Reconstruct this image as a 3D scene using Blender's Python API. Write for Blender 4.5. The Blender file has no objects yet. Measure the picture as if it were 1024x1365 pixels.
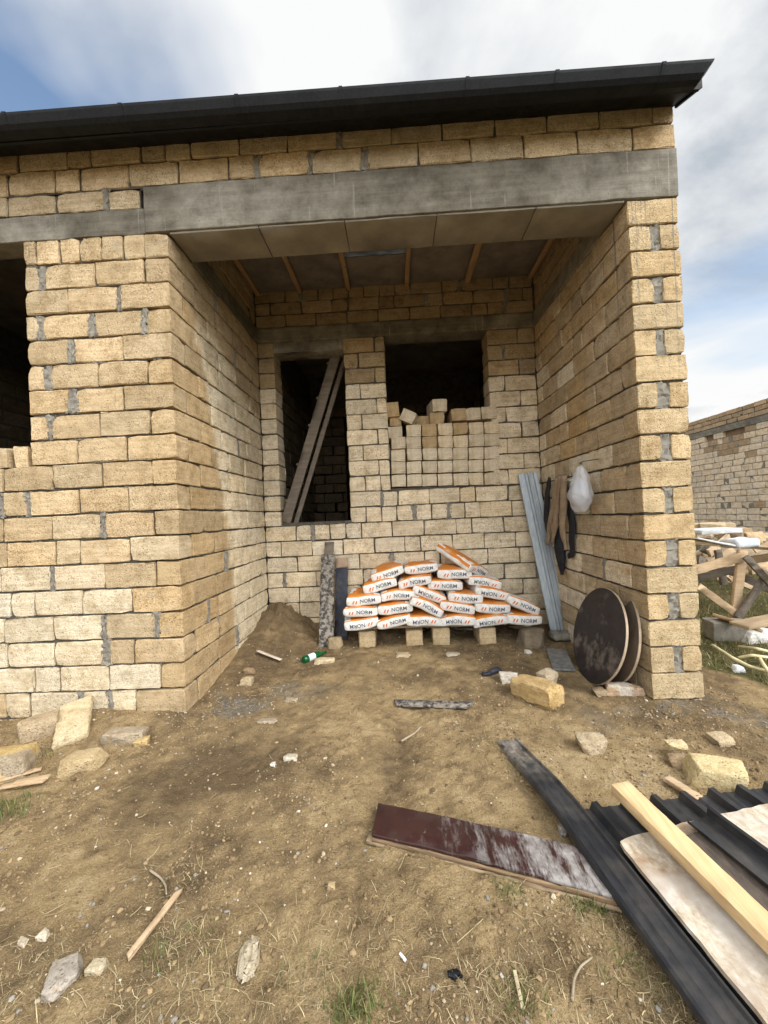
import bpy, bmesh, math, random
import numpy as np
from mathutils import Vector, Matrix, Euler
rad = math.radians
C = bpy.context.scene.collection
scene = bpy.context.scene

# ------------------------------------------------------------------ camera frame
EYE = np.array([0, 0, 1.48])
_y, _p, _r, FPX = -0.0316, 0.009, -0.0448, 512.0
FWD = np.array([math.sin(_y)*math.cos(_p), math.cos(_y)*math.cos(_p), math.sin(_p)])
_rt = np.array([math.cos(_y), -math.sin(_y), 0.0]); _up = np.cross(_rt, FWD)
RT = _rt*math.cos(_r)+_up*math.sin(_r); UP = -_rt*math.sin(_r)+_up*math.cos(_r)
def ray(x, y): return FWD+RT*(x-512)/FPX-UP*(y-682.5)/FPX
def onY(x, y, Y): d = ray(x, y); return EYE+d*(Y/d[1])          # photo pixel -> world point at depth Y
def onZ(x, y, Z=0.0): d = ray(x, y); return EYE+d*((Z-EYE[2])/d[2])
def onX(x, y, X): d = ray(x, y); return EYE+d*(X/d[0])

cam = bpy.data.cameras.new('camera'); co = bpy.data.objects.new('camera', cam); C.objects.link(co)
cam.sensor_fit = 'HORIZONTAL'; cam.sensor_width = 36; cam.lens = 18; cam.clip_start = 0.05; cam.clip_end = 3000
M = Matrix(((RT[0], UP[0], -FWD[0], EYE[0]), (RT[1], UP[1], -FWD[1], EYE[1]), (RT[2], UP[2], -FWD[2], EYE[2]), (0, 0, 0, 1)))
co.matrix_world = M
scene.camera = co

# ------------------------------------------------------------------ noise
def _hash(ix, iy, iz, s):
    h = (ix.astype(np.int64)*374761393+iy.astype(np.int64)*668265263+iz.astype(np.int64)*2147483647+s*974711) & 0xffffffff
    h = ((h ^ (h >> 13))*1274126177) & 0xffffffff
    h = ((h ^ (h >> 16))*2246822519) & 0xffffffff
    return ((h ^ (h >> 15)) & 0xffffff)/float(0xffffff)
def noise2(x, y, s=0):
    x = np.asarray(x, float); y = np.asarray(y, float)
    ix = np.floor(x); iy = np.floor(y); fx = x-ix; fy = y-iy
    fx = fx*fx*fx*(fx*(fx*6-15)+10); fy = fy*fy*fy*(fy*(fy*6-15)+10)
    z = np.zeros_like(ix)
    a = _hash(ix, iy, z, s); b = _hash(ix+1, iy, z, s); c = _hash(ix, iy+1, z, s); d = _hash(ix+1, iy+1, z, s)
    return (a+(b-a)*fx+(c-a)*fy+(a-b-c+d)*fx*fy)*2-1
def noise3(p, s=0):
    p = np.asarray(p, float); i = np.floor(p); f = p-i; f = f*f*(3-2*f)
    r = 0
    for dx in (0, 1):
        for dy in (0, 1):
            for dz in (0, 1):
                w = (f[:, 0] if dx else 1-f[:, 0])*(f[:, 1] if dy else 1-f[:, 1])*(f[:, 2] if dz else 1-f[:, 2])
                r = r+w*_hash(i[:, 0]+dx, i[:, 1]+dy, i[:, 2]+dz, s)
    return r*2-1
def fbm2(x, y, s=0, o=4):
    r = 0; a = 1.0
    for k in range(o):
        r = r+a*noise2(x*2**k+k*7.3, y*2**k-k*3.1, s+k); a *= .5
    return r
def sstep(a, b, x): t = np.clip((x-a)/(b-a), 0, 1); return t*t*(3-2*t)

# ------------------------------------------------------------------ materials
def mat(name, rough=.85, metal=0.0, spec=.3):
    m = bpy.data.materials.new(name); m.use_nodes = True
    nt = m.node_tree; b = nt.nodes['Principled BSDF']
    b.inputs['Roughness'].default_value = rough; b.inputs['Metallic'].default_value = metal
    b.inputs['Specular IOR Level'].default_value = spec
    return m, nt, b
class N:
    def __init__(s, nt): s.nt = nt; s.co = nt.nodes.new('ShaderNodeTexCoord').outputs['Object']
    def new(s, t, **k):
        n = s.nt.nodes.new(t)
        for a, v in k.items(): setattr(n, a, v)
        return n
    def link(s, a, b): s.nt.links.new(a, b)
    def mapping(s, scale=(1, 1, 1), loc=(0, 0, 0), rot=(0, 0, 0)):
        n = s.new('ShaderNodeMapping'); n.inputs['Scale'].default_value = scale; n.inputs['Location'].default_value = loc
        n.inputs['Rotation'].default_value = rot; s.link(s.co, n.inputs['Vector']); return n.outputs[0]
    def noise(s, scale, detail=4, rough=.6, vec=None, dist=0):
        n = s.new('ShaderNodeTexNoise'); n.inputs['Scale'].default_value = scale; n.inputs['Detail'].default_value = detail
        n.inputs['Roughness'].default_value = rough; n.inputs['Distortion'].default_value = dist
        s.link(vec or s.co, n.inputs['Vector']); return n.outputs['Fac']
    def voro(s, scale, vec=None, out='Distance', feature='F1'):
        n = s.new('ShaderNodeTexVoronoi', feature=feature); n.inputs['Scale'].default_value = scale
        s.link(vec or s.co, n.inputs['Vector']); return n.outputs[out]
    def ramp(s, fac, stops):
        n = s.new('ShaderNodeValToRGB'); e = n.color_ramp.elements
        while len(e) < len(stops): e.new(.5)
        for el, (p, c) in zip(e, stops):
            el.position = p; el.color = (c if isinstance(c, tuple) else (c, c, c))+(1,)
        s.link(fac, n.inputs[0]); return n.outputs[0]
    def mix(s, f, a, b, mode='MIX'):
        n = s.new('ShaderNodeMix', data_type='RGBA', blend_type=mode)
        for sock, v in ((n.inputs[0], f), (n.inputs[6], a), (n.inputs[7], b)):
            if isinstance(v, tuple): sock.default_value = v+(1,)
            elif isinstance(v, (int, float)): sock.default_value = v
            else: s.link(v, sock)
        return n.outputs[2]
    def math(s, op, a, b=0.0, clamp=False):
        n = s.new('ShaderNodeMath', operation=op, use_clamp=clamp)
        for sock, v in ((n.inputs[0], a), (n.inputs[1], b)):
            if isinstance(v, (int, float)): sock.default_value = v
            else: s.link(v, sock)
        return n.outputs[0]
    def attr(s, name='Col'):
        n = s.new('ShaderNodeAttribute', attribute_name=name); return n.outputs['Color']
    def sep(s, vec=None):
        n = s.new('ShaderNodeSeparateXYZ'); s.link(vec or s.co, n.inputs[0]); return n.outputs
    def bump(s, bsdf, h, strength=.5, dist=.01, prev=None):
        n = s.new('ShaderNodeBump'); n.inputs['Strength'].default_value = strength; n.inputs['Distance'].default_value = dist
        s.link(h, n.inputs['Height'])
        if prev: s.link(prev, n.inputs['Normal'])
        s.link(n.outputs[0], bsdf.inputs['Normal']); return n.outputs[0]

MT = {}
# porous shell limestone; the tone of each block sits in its colour attribute
def limestone(name, drips=False):
    m, nt, b = mat(name, .93, 0, .15); n = N(nt)
    pits = n.ramp(n.voro(58), [(.06, 0.0), (.30, 1.0)])
    pm = n.ramp(n.noise(11, 4), [(.40, 0.0), (.58, 1.0)])
    pit = n.mix(pm, (1.0, 1.0, 1.0), pits)
    fine = n.noise(95, 4, .7); mid = n.noise(9, 4, .65)
    c = n.mix(1.0, n.attr(), n.ramp(mid, [(.28, (.70, .66, .58)), (.5, (1.0, 1.0, 1.0)), (.74, (1.16, 1.17, 1.20))]), 'MULTIPLY')
    lay = n.noise(1.0, 3, .6, n.mapping((2.5, 2.5, 55)))                      # shell bedding left by the saw
    c = n.mix(1.0, c, n.ramp(lay, [(.32, (.86, .85, .83)), (.66, (1.08, 1.08, 1.08))]), 'MULTIPLY')
    spk = n.ramp(n.noise(2.3, 2, .5, n.mapping((1, 1, 1), (4.2, .3, 8.8))), [(.36, .3), (.62, 1.0)])
    c = n.mix(spk, c, n.ramp(fine, [(.32, (.40, .35, .28)), (.47, (.98, .98, .98)), (.66, (1.28, 1.30, 1.36))]), 'MULTIPLY')
    c = n.mix(n.ramp(n.noise(26, 3), [(.58, 0.0), (.70, .55)]), c, (.30, .18, .085))
    c = n.mix(n.ramp(pit, [(0.0, .85), (.6, 0.0)]), c, (.085, .058, .034))
    dirt = n.ramp(n.noise(3.1, 5, .7), [(.56, 0.0), (.80, .25)])
    c = n.mix(dirt, c, (.24, .20, .155))
    smear = n.ramp(n.noise(4.3, 6, .8, n.mapping((1, 1, 1.6), (7.1, 2.2, .9))), [(.60, 0.0), (.68, .5)])      # mortar wiped over the faces
    c = n.mix(smear, c, (.27, .25, .215))
    if drips:
        st = n.noise(1.0, 3, .6, n.mapping((30, 30, .35)))
        x, y, z = n.sep()
        top = n.math('MULTIPLY_ADD', z, .75); nt.nodes[-1].inputs[2].default_value = -1.65
        top = n.math('MINIMUM', n.math('MAXIMUM', top, 0.0), 1.0)
        nr = n.math('MULTIPLY_ADD', y, -1.6); nt.nodes[-1].inputs[2].default_value = 6.0
        top = n.math('MULTIPLY', top, n.math('MINIMUM', n.math('MAXIMUM', nr, 0.0), 1.0))
        msk = n.math('MULTIPLY', n.ramp(st, [(.55, 0.0), (.62, .85)]), top)
        c = n.mix(msk, c, (.17, .165, .15))
    n.link(c, b.inputs['Base Color'])
    h = n.math('ADD', n.math('MULTIPLY', fine, .5), n.math('MULTIPLY', pit, .8))
    h = n.math('ADD', h, n.math('MULTIPLY', n.noise(30, 3), .9))
    n.bump(b, h, .95, .009)
    return m
MT['stone'] = limestone('porous_limestone'); MT['stone_drip'] = limestone('porous_limestone_cement_drips', True)
def simple(name, c1, c2, scale=8, rough=.8, metal=0, bump=.3, bscale=40, dist=.004, spec=.3, stretch=(1, 1, 1), c3=None, lo=.35, hi=.68):
    m, nt, b = mat(name, rough, metal, spec); n = N(nt)
    v = n.mapping(stretch)
    c = n.ramp(n.noise(scale, 6, .65, v), [(lo, c1), (hi, c2)])
    if c3: c = n.mix(n.ramp(n.noise(scale*.45, 5, .7, n.mapping(stretch, (3.1, 1.7, .4))), [(.53, 0.0), (.66, .85)]), c, c3)
    n.link(c, b.inputs['Base Color'])
    if bump: n.bump(b, n.noise(bscale, 5, .7, v), bump, dist)
    return m
MT['mortar'] = simple('grey_mortar', (.155, .141, .118), (.265, .245, .205), 14, .95, 0, .8, 60, .006)
MT['joint'] = simple('deep_joint_mortar', (.05, .044, .036), (.11, .098, .08), 14, .97, 0, .6, 60, .006)
def concrete():
    m, nt, b = mat('cast_concrete', .9, 0, .2); n = N(nt)
    base = n.ramp(n.noise(2.2, 6, .65), [(.3, (.15, .138, .116)), (.55, (.215, .20, .17)), (.75, (.285, .268, .235))])
    lines = n.ramp(n.noise(1.0, 5, .7, n.mapping((1.2, 1.2, 30))), [(.32, (.80, .79, .77)), (.64, (1.09, 1.09, 1.09))])
    blot = n.ramp(n.noise(6, 6, .75), [(.35, (.62, .61, .58)), (.65, (1.22, 1.22, 1.22))]); base = n.mix(1.0, base, blot, 'MULTIPLY')
    c = n.mix(1.0, base, lines, 'MULTIPLY')
    x, y, z = n.sep()
    seg = n.noise(1.0, 0, .5, n.mapping((.75, .01, .01)))                       # each shutter board left its own grey
    c = n.mix(1.0, c, n.ramp(seg, [(.46, (.76, .75, .72)), (.485, (1.12, 1.12, 1.12))]), 'MULTIPLY')
    drip = n.ramp(n.noise(1.0, 3, .6, n.mapping((26, 26, 1.1))), [(.64, 0.0), (.72, .32)])
    c = n.mix(drip, c, (.46, .45, .43))
    c = n.mix(n.ramp(n.noise(24, 4, .8), [(.62, 0.0), (.68, .7)]), c, (.075, .066, .052))
    n.link(c, b.inputs['Base Color'])
    h = n.math('ADD', n.noise(1.0, 4, .6, n.mapping((2, 2, 46))), n.noise(45, 5, .75))
    n.bump(b, h, .55, .006)
    return m
MT['concrete'] = concrete()
def soffit_mat():
    m, nt, b = mat('formwork_soffit', .9, 0, .2); n = N(nt)
    c = n.ramp(n.noise(4, 5, .6), [(.3, (.165, .145, .115)), (.7, (.26, .235, .19))])
    n.link(c, b.inputs['Base Color']); n.bump(b, n.noise(30, 4), .3, .004); return m
MT['soffit'] = soffit_mat()
MT['ceiling'] = simple('stained_ceiling_board', (.12, .104, .09), (.215, .188, .165), 3, .85, 0, .2, 30, .003, c3=(.10, .085, .075))
def wood(name, ca, cb, grain=(2.2, 40, 40), rough=.75, stain=None, sa=.5, bump=.35):
    m, nt, b = mat(name, rough, 0, .25); n = N(nt)
    v = n.mapping(grain)
    c = n.ramp(n.noise(1.0, 5, .65, v, .6), [(.28, ca), (.72, cb)])
    c = n.mix(1.0, c, n.ramp(n.noise(3.5, 3), [(.3, (.84, .84, .84)), (.7, (1.08, 1.08, 1.08))]), 'MULTIPLY')
    kn = n.ramp(n.voro(2.6, n.mapping((1, 2.2, 2.2))), [(.03, .7), (.10, 0.0)])
    c = n.mix(kn, c, tuple(k*.35 for k in ca))
    if stain: c = n.mix(n.ramp(n.noise(7, 6, .75), [(sa, 0.0), (sa+.12, .85)]), c, stain)
    n.link(c, b.inputs['Base Color']); n.bump(b, n.noise(1.0, 5, .7, v), bump, .003); return m
MT['pine'] = wood('fresh_pine', (.50, .335, .165), (.72, .53, .30), (40, 1.6, 40))
MT['batten'] = wood('ceiling_batten_wood', (.26, .16, .085), (.40, .27, .15), (40, 2.2, 40))
MT['oldwood'] = wood('weathered_wood', (.095, .076, .058), (.20, .165, .128), (3, 3, 30), stain=(.10, .085, .07), sa=.56)
MT['oldwood_x'] = wood('weathered_wood_lying', (.24, .17, .10), (.44, .33, .21), (3, 30, 30), stain=(.16, .12, .08), sa=.6)
MT['tanwood'] = wood('tan_scrap_wood', (.38, .26, .15), (.56, .42, .27), (3, 30, 30))
MT['roughboard'] = simple('cement_crusted_board', (.045, .042, .04), (.25, .22, .185), 22, .9, 0, .8, 50, .008, lo=.44, hi=.56)
MT['navy'] = simple('dark_coated_panel', (.016, .018, .028), (.035, .038, .052), 16, .6, 0, .2, 60, .002, c3=(.07, .065, .06))
MT['steel_black'] = None
def blackmetal(name, dust=.0, rough=.42, base=(.018, .019, .024), cement=False):
    m, nt, b = mat(name, rough, 0.0, .5); n = N(nt)
    scr = n.noise(1.0, 4, .7, n.mapping((70, 2.2, 70)))
    c = n.ramp(scr, [(.35, base), (.7, tuple(k*1.9+.004 for k in base))])
    dm = n.ramp(n.noise(5, 6, .7), [(.5-dust*.25, 0.0), (.75, .25+dust*.4)])
    c = n.mix(dm, c, (.17, .145, .115))
    if cement:
        x, y, z = n.sep(n.new('ShaderNodeNewGeometry').outputs['Position'])
        far = n.math('MULTIPLY_ADD', y, 3.2); nt.nodes[-1].inputs[2].default_value = -6.35
        far = n.math('MINIMUM', n.math('MAXIMUM', far, 0.0), 1.0)
        k = n.ramp(n.noise(14, 6, .8, n.mapping((1, .6, 1))), [(.40, 0.0), (.62, .8)])
        c = n.mix(n.math('MULTIPLY', k, far), c, (.36, .33, .29))
        c = n.mix(n.math('MULTIPLY', n.ramp(n.noise(11, 5, .8), [(.53, 0.0), (.58, .8)]), far), c, (.13, .10, .065))
    n.link(c, b.inputs['Base Color'])
    r = n.ramp(n.noise(6, 4), [(.3, rough-.08), (.7, min(1, rough+.22))]); n.link(r, b.inputs['Roughness'])
    n.bump(b, n.noise(12, 3), .12, .004)
    return m
MT['steel_black'] = blackmetal('black_coated_metal', .15, .40, (.011, .012, .015))
MT['steel_tip'] = blackmetal('black_coated_metal_cement_crust', .05, .38, (.009, .010, .013), cement=True)
MT['gutter'] = blackmetal('dark_painted_gutter', -.5, .5, (.004, .005, .007)); MT['gutter'].node_tree.nodes['Principled BSDF'].inputs['Specular IOR Level'].default_value = .22
MT['gutter_loose'] = blackmetal('shiny_black_trim_metal', .05, .30, (.014, .015, .018))
MT['roof'] = blackmetal('dark_roof_sheet', .1, .5, (.02, .02, .024))
MT['galv'] = simple('galvanised_blue_grey_sheet', (.23, .26, .285), (.34, .37, .395), 7, .42, .25, .1, 20, .002, .5, (6, 6, .6))

# ------------------------------------------------------------------ objects
def put_props(o, label=None, cat=None, group=None, kind=None):
    if label: o['label'] = label
    if cat: o['category'] = cat
    if group: o['group'] = group
    if kind: o['kind'] = kind
    return o
def empty(name, loc, label, cat, group=None, rot=(0, 0, 0)):
    o = bpy.data.objects.new(name, None); C.objects.link(o); o.location = loc; o.rotation_euler = rot
    o.empty_display_size = .1
    return put_props(o, label, cat, group)
def basis(o):
    m = o.matrix_basis.copy()
    return m if o.parent is None else basis(o.parent) @ o.matrix_parent_inverse @ m
def link_mesh(name, me, parent=None):
    o = bpy.data.objects.new(name, me); C.objects.link(o)
    if parent is not None: o.parent = parent
    return o
def world_child(o, parent):                     # mesh given in world coordinates, hung under its thing
    o.parent = parent; o.matrix_parent_inverse = basis(parent).inverted(); return o
class MB:                                       # collects vertices, faces, material slots and tones
    def __init__(s): s.v = []; s.f = []; s.m = []; s.c = []; s.n = 0
    def add(s, v, f, mi=0, col=None):
        v = np.asarray(v, float); s.v.append(v)
        s.f += [tuple(i+s.n for i in q) for q in f]; s.m += [mi]*len(f)
        c = np.ones((len(v), 3)) if col is None else np.broadcast_to(np.asarray(col, float), (len(v), 3))
        s.c.append(c); s.n += len(v)
    def box(s, x0, x1, y0, y1, z0, z1, mi=0, col=None):
        v = [(x, y, z) for x in (x0, x1) for y in (y0, y1) for z in (z0, z1)]
        s.add(v, BOXF, mi, col)
    def verts(s): return np.concatenate(s.v)
    def mesh(s, name, mats, smooth=True, shift=None, sharp=None):
        me = bpy.data.meshes.new(name); v = s.verts()
        if shift is not None: v = v-np.asarray(shift)
        me.from_pydata(v.tolist(), [], s.f); me.update()
        for m in mats: me.materials.append(m)
        me.polygons.foreach_set('material_index', s.m)
        me.polygons.foreach_set('use_smooth', [smooth]*len(s.f))
        a = me.color_attributes.new('Col', 'FLOAT_COLOR', 'POINT')
        c = np.concatenate(s.c); a.data.foreach_set('color', np.column_stack([c, np.ones(len(c))]).astype(np.float32).ravel())
        if sharp: me.set_sharp_from_angle(angle=rad(sharp))
        return me
    def top(s, name, mats, label, cat, group=None, smooth=True, sharp=None):      # a thing that is one mesh, origin at its base
        v = s.verts(); lo = v.min(0); hi = v.max(0); b = np.array([(lo[0]+hi[0])/2, (lo[1]+hi[1])/2, lo[2]])
        o = link_mesh(name, s.mesh(name, mats, smooth, b, sharp)); o.location = b
        return put_props(o, label, cat, group)
    def part(s, name, mats, parent, smooth=True, sharp=None):
        return world_child(link_mesh(name, s.mesh(name, mats, smooth, None, sharp)), parent)
BOXF = [(0, 1, 3, 2), (4, 6, 7, 5), (0, 4, 5, 1), (2, 3, 7, 6), (0, 2, 6, 4), (1, 5, 7, 3)]
_grid = {}
def gridbox(nx, ny, nz):                        # surface lattice of a box: integer coordinates and quads
    k = (nx, ny, nz)
    if k in _grid: return _grid[k]
    idx = {}; vs = []
    def g(i, j, l):
        if (i, j, l) not in idx: idx[(i, j, l)] = len(vs); vs.append((i, j, l))
        return idx[(i, j, l)]
    fs = []
    for i in range(nx):
        for j in range(ny):
            fs.append((g(i, j, 0), g(i, j+1, 0), g(i+1, j+1, 0), g(i+1, j, 0))); fs.append((g(i, j, nz), g(i+1, j, nz), g(i+1, j+1, nz), g(i, j+1, nz)))
    for i in range(nx):
        for l in range(nz):
            fs.append((g(i, 0, l), g(i+1, 0, l), g(i+1, 0, l+1), g(i, 0, l+1))); fs.append((g(i, ny, l), g(i, ny, l+1), g(i+1, ny, l+1), g(i+1, ny, l)))
    for j in range(ny):
        for l in range(nz):
            fs.append((g(0, j, l), g(0, j, l+1), g(0, j+1, l+1), g(0, j+1, l))); fs.append((g(nx, j, l), g(nx, j+1, l), g(nx, j+1, l+1), g(nx, j, l+1)))
    _grid[k] = (np.array(vs, int), fs); return _grid[k]
def roundbox(dims, n=(6, 4, 4), r=.014, jit=.002, chip=.25, rng=None):
    gi, fs = gridbox(*n); v = np.zeros((len(gi), 3))
    for a in range(3):
        L = dims[a]; k = n[a]; rr = min(r, L*.3)
        if k >= 3: t = np.concatenate([[0], np.linspace(rr*.8, L-rr*.8, k-1), [L]])
        else: t = np.linspace(0, L, k+1)
        v[:, a] = t[gi[:, a]]-L/2
    d = np.array(dims); rr = np.minimum(r, d*.3); inn = np.clip(v, -d/2+rr, d/2-rr); off = v-inn
    ln = np.linalg.norm(off, axis=1); k = ln > 1e-9
    v[k] = inn[k]+off[k]/ln[k][:, None]*rr.min()
    if rng is not None:
        v += rng.normal(0, jit, v.shape)
        for s in np.array(np.meshgrid([-1, 1], [-1, 1], [-1, 1])).T.reshape(-1, 3):
            if rng.random() < chip:
                q = s*d/2; dist = np.linalg.norm(v-q, axis=1); R = rng.uniform(.02, .045)
                w = np.clip(1-dist/R, 0, 1)[:, None]; v -= w*s*rng.uniform(.004, .013)
    return v, fs
def rot3(rx=0, ry=0, rz=0): return np.array(Euler((rx, ry, rz)).to_matrix())
def frame(px, py, pz): return np.column_stack([px, py, pz])       # columns: images of the x, y, z axes
def norm(a): a = np.asarray(a, float); return a/np.linalg.norm(a)
def board(mb, a, b, width, thick, wdir, n=(12, 3, 2), r=.003, jit=.0008, mi=0, col=None, rng=None, bend=0.0, cut=0.0):
    """plank whose axis runs a -> b; wdir roughly gives the direction of its width"""
    a = np.asarray(a, float); b = np.asarray(b, float); ax = norm(b-a); L = np.linalg.norm(b-a)
    w = np.asarray(wdir, float); w = norm(w-ax*(w@ax)); t = np.cross(ax, w)
    v, f = roundbox((L, width, thick), n, r, jit, 0, rng or np.random.default_rng(1))
    if cut: v[:, 0] += cut*np.sign(v[:, 0])*v[:, 1]
    v[:, 2] += bend*(1-(2*v[:, 0]/L)**2)
    mb.add((a+b)/2+v@np.stack([ax, w, t]), f, mi, col)
def tube(mb, pts, radii, seg=10, mi=0, col=None, cap=True):
    pts = np.asarray(pts, float); n = len(pts); radii = np.broadcast_to(radii, (n,))
    vs = []; fs = []; prev = None
    for i in range(n):
        t = norm(pts[min(i+1, n-1)]-pts[max(i-1, 0)])
        if prev is None: prev = np.array([0, 0, 1.]) if abs(t[2]) < .9 else np.array([1., 0, 0])
        u = norm(prev-t*(prev@t)); w = np.cross(t, u); prev = u
        for k in range(seg):
            a = 2*math.pi*k/seg; vs.append(pts[i]+radii[i]*(math.cos(a)*u+math.sin(a)*w))
    for i in range(n-1):
        for k in range(seg):
            k2 = (k+1) % seg; fs.append((i*seg+k, i*seg+k2, (i+1)*seg+k2, (i+1)*seg+k))
    if cap: fs.append(tuple(range(seg-1, -1, -1))); fs.append(tuple((n-1)*seg+k for k in range(seg)))
    mb.add(vs, fs, mi, col)
def sweep(mb, prof, path, right, thick=.0015, mi=0, col=None):
    """open profile (u, h) swept along a path; u runs along 'right', closed to a thin sheet"""
    prof = np.asarray(prof, float); path = np.asarray(path, float); m = len(prof); n = len(path)
    right = norm(right); vs = []
    for lay in (0, 1):
        for i in range(n):
            t = norm(path[min(i+1, n-1)]-path[max(i-1, 0)]); r = norm(right-t*(right@t)); up = np.cross(r, t)
            if up[2] < 0: up = -up
            for j in range(m):
                tv = prof[min(j+1, m-1)]-prof[max(j-1, 0)]; nn = norm([-tv[1], tv[0]])*(thick if lay else 0)
                u, h = prof[j]-nn; vs.append(path[i]+r*u+up*h)
    fs = []; o = n*m
    for i in range(n-1):
        for j in range(m-1):
            a = i*m+j; fs.append((a, a+1, a+m+1, a+m)); fs.append((o+a, o+a+m, o+a+m+1, o+a+1))
        fs.append((i*m, (i+1)*m, o+(i+1)*m, o+i*m)); a = i*m+m-1; fs.append((a, o+a, o+a+m, a+m))
    for i in (0, n-1):
        for j in range(m-1): a = i*m+j; fs.append((a, o+a, o+a+1, a+1))
    mb.add(vs, fs, mi, col)

# ------------------------------------------------------------------ ground
def ground_h(x, y):
    x = np.asarray(x, float); y = np.asarray(y, float)
    near = sstep(9, 5, np.hypot(x, y-2.5))
    h = .018*fbm2(x*.9, y*.9, 3, 3)
    h = h+near*(.007*fbm2(x*3.3, y*3.3, 11, 3)+.006*np.abs(noise2(x*9+.3*noise2(x*20, y*20, 14), y*9, 13))*(.3+.7*sstep(-.3, .5, fbm2(x*.8+4, y*.8, 31, 3))))
    clod = np.maximum(0, fbm2(x*11, y*11, 21, 3)-.15)
    rough = sstep(-.5, .6, fbm2(x*.8+4, y*.8, 31, 3))
    h = h+near*(clod*.013*(.35+rough)+.0042*fbm2(x*26, y*26, 41, 2)+.0022*noise2(x*75, y*75, 47)*(.4+rough))
    # trodden track running towards the porch
    tx = x+.12+.13*np.sin(y*1.5)+.05*noise2(y*3, y*0, 5)
    h = h-.035*np.exp(-(tx/.16)**2)*sstep(4.2, 2.8, y)*sstep(1.2, 2.0, y)
    # tyre-like scrapes in the open ground on the left
    h = h-.014*near*np.maximum(0, np.sin((x*1.0+y*.45)*17+2*noise2(x*1.3, y*1.3, 8)))**3*sstep(-.4, -1.1, x)*sstep(2.9, 2.2, y)
    # spoil heap in the left back corner and banks along the walls
    h = h+.27*np.exp(-(((x+1.48)/.50)**2+((y-4.95)/.50)**2)**.8)*(1+.22*noise2(x*6, y*6, 51)+.14*noise2(x*17, y*17, 52)+.07*noise2(x*41, y*41, 53))
    h = h+.15*np.exp(-((x+1.68)/.32)**2)*sstep(3.0, 4.2, y)*sstep(5.6, 4.9, y)
    h = h+.07*np.exp(-((x+2.25)/.45)**2-((y-2.85)/.22)**2)*(1+.5*noise2(x*5, y*5, 61))
    h = h+.05*np.exp(-((y-4.9)/.30)**2)*sstep(-1.2, -.4, x)*sstep(2.2, 1.6, x)*(.4+noise2(x*4, y*4, 71))
    return h-.006
def gh(x, y): return float(ground_h(np.array([x]), np.array([y]))[0])
def spot(px, py, dz=0.0):                                          # photo pixel -> point on the soil
    z = 0.0
    for _ in range(8): p = onZ(px, py, z); z = gh(p[0], p[1])+dz     # dz = height above the soil
    return np.array([p[0], p[1], z])
def axis(dense0, dense1, step, far, mid=None):
    a = np.arange(dense0, dense1+1e-6, step); out = list(a); s = step; p = dense1
    while p < far: s *= 1.18; p += s; out.append(p)
    s = step; p = dense0; pre = []
    while p > -far: s *= 1.18; p -= s; pre.append(p)
    return np.array(pre[::-1]+out)
gx = axis(-3.3, 2.9, .0105, 700)
ya = [.85]
while ya[-1] < 5.1: ya.append(ya[-1]+.0065*max(1, ya[-1]/1.35))
s = .03; p = ya[-1]
while p < 900: p += s; s *= 1.13; ya.append(p)
s = .01; p = .85; pre = []
while p > -500: s *= 1.2; p -= s; pre.append(p)
gy = np.array(pre[::-1]+ya)
GX, GY = np.meshgrid(gx, gy); H = ground_h(GX, GY)
gv = np.column_stack([GX.ravel(), GY.ravel(), H.ravel()])
nxg, nyg = len(gx), len(gy)
ii, jj = np.meshgrid(np.arange(nyg-1), np.arange(nxg-1), indexing='ij'); a = (ii*nxg+jj).ravel()
q = np.column_stack([a, a+1, a+nxg+1, a+nxg])
me = bpy.data.meshes.new('ground'); me.vertices.add(len(gv)); me.vertices.foreach_set('co', gv.ravel())
me.loops.add(q.size); me.loops.foreach_set('vertex_index', q.ravel().astype(np.int32))
me.polygons.add(len(q)); me.polygons.foreach_set('loop_start', np.arange(0, q.size, 4, dtype=np.int32)); me.polygons.foreach_set('loop_total', np.full(len(q), 4, np.int32))
me.update(calc_edges=True); me.polygons.foreach_set('use_smooth', np.ones(len(q), bool))
# soil kinds: 0 dark clay .. 1 dry sandy; second channel turf; third fresh grey cement dust
X, Y = gv[:, 0], gv[:, 1]
sand = .61+.26*fbm2(X*.9+2, Y*.9, 81, 4)+.20*fbm2(X*4.5, Y*4.5, 86, 3)+.17*fbm2(X*15, Y*15, 87, 3)
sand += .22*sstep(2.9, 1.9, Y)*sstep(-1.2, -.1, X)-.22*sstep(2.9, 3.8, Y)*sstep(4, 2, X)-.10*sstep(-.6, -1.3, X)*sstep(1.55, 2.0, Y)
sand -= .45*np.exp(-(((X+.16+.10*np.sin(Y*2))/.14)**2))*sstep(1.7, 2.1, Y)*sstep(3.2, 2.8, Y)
turf = sstep(.1, .7, .9*fbm2(X*1.3, Y*1.3, 91, 4)+1.4*sstep(2.15, 3.0, X-.15*Y+.35)-.25)*sstep(2.0, 2.6, X+.1)
grey = sstep(.25, .6, fbm2(X*3, Y*3, 96, 4)*.7+.75*np.exp(-(((X+1.35)/.35)**2+((Y-3.15)/.28)**2))+.75*np.exp(-(((X-2.0)/.5)**2+((Y-2.78)/.18)**2))-.15)*np.minimum(1, np.exp(-(((X+1.35)/.6)**2+((Y-3.15)/.5)**2))+np.exp(-(((X-2.0)/.7)**2+((Y-2.75)/.3)**2)))
at = me.color_attributes.new('Col', 'FLOAT_COLOR', 'POINT')
at.data.foreach_set('color', np.column_stack([np.clip(sand, .24, 1), np.clip(turf, 0, 1), np.clip(grey, 0, 1), np.ones(len(X))]).astype(np.float32).ravel())
m, nt, b = mat('building_site_soil', .97, 0, .08); n = N(nt)
s3 = n.sep(n.attr())
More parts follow.
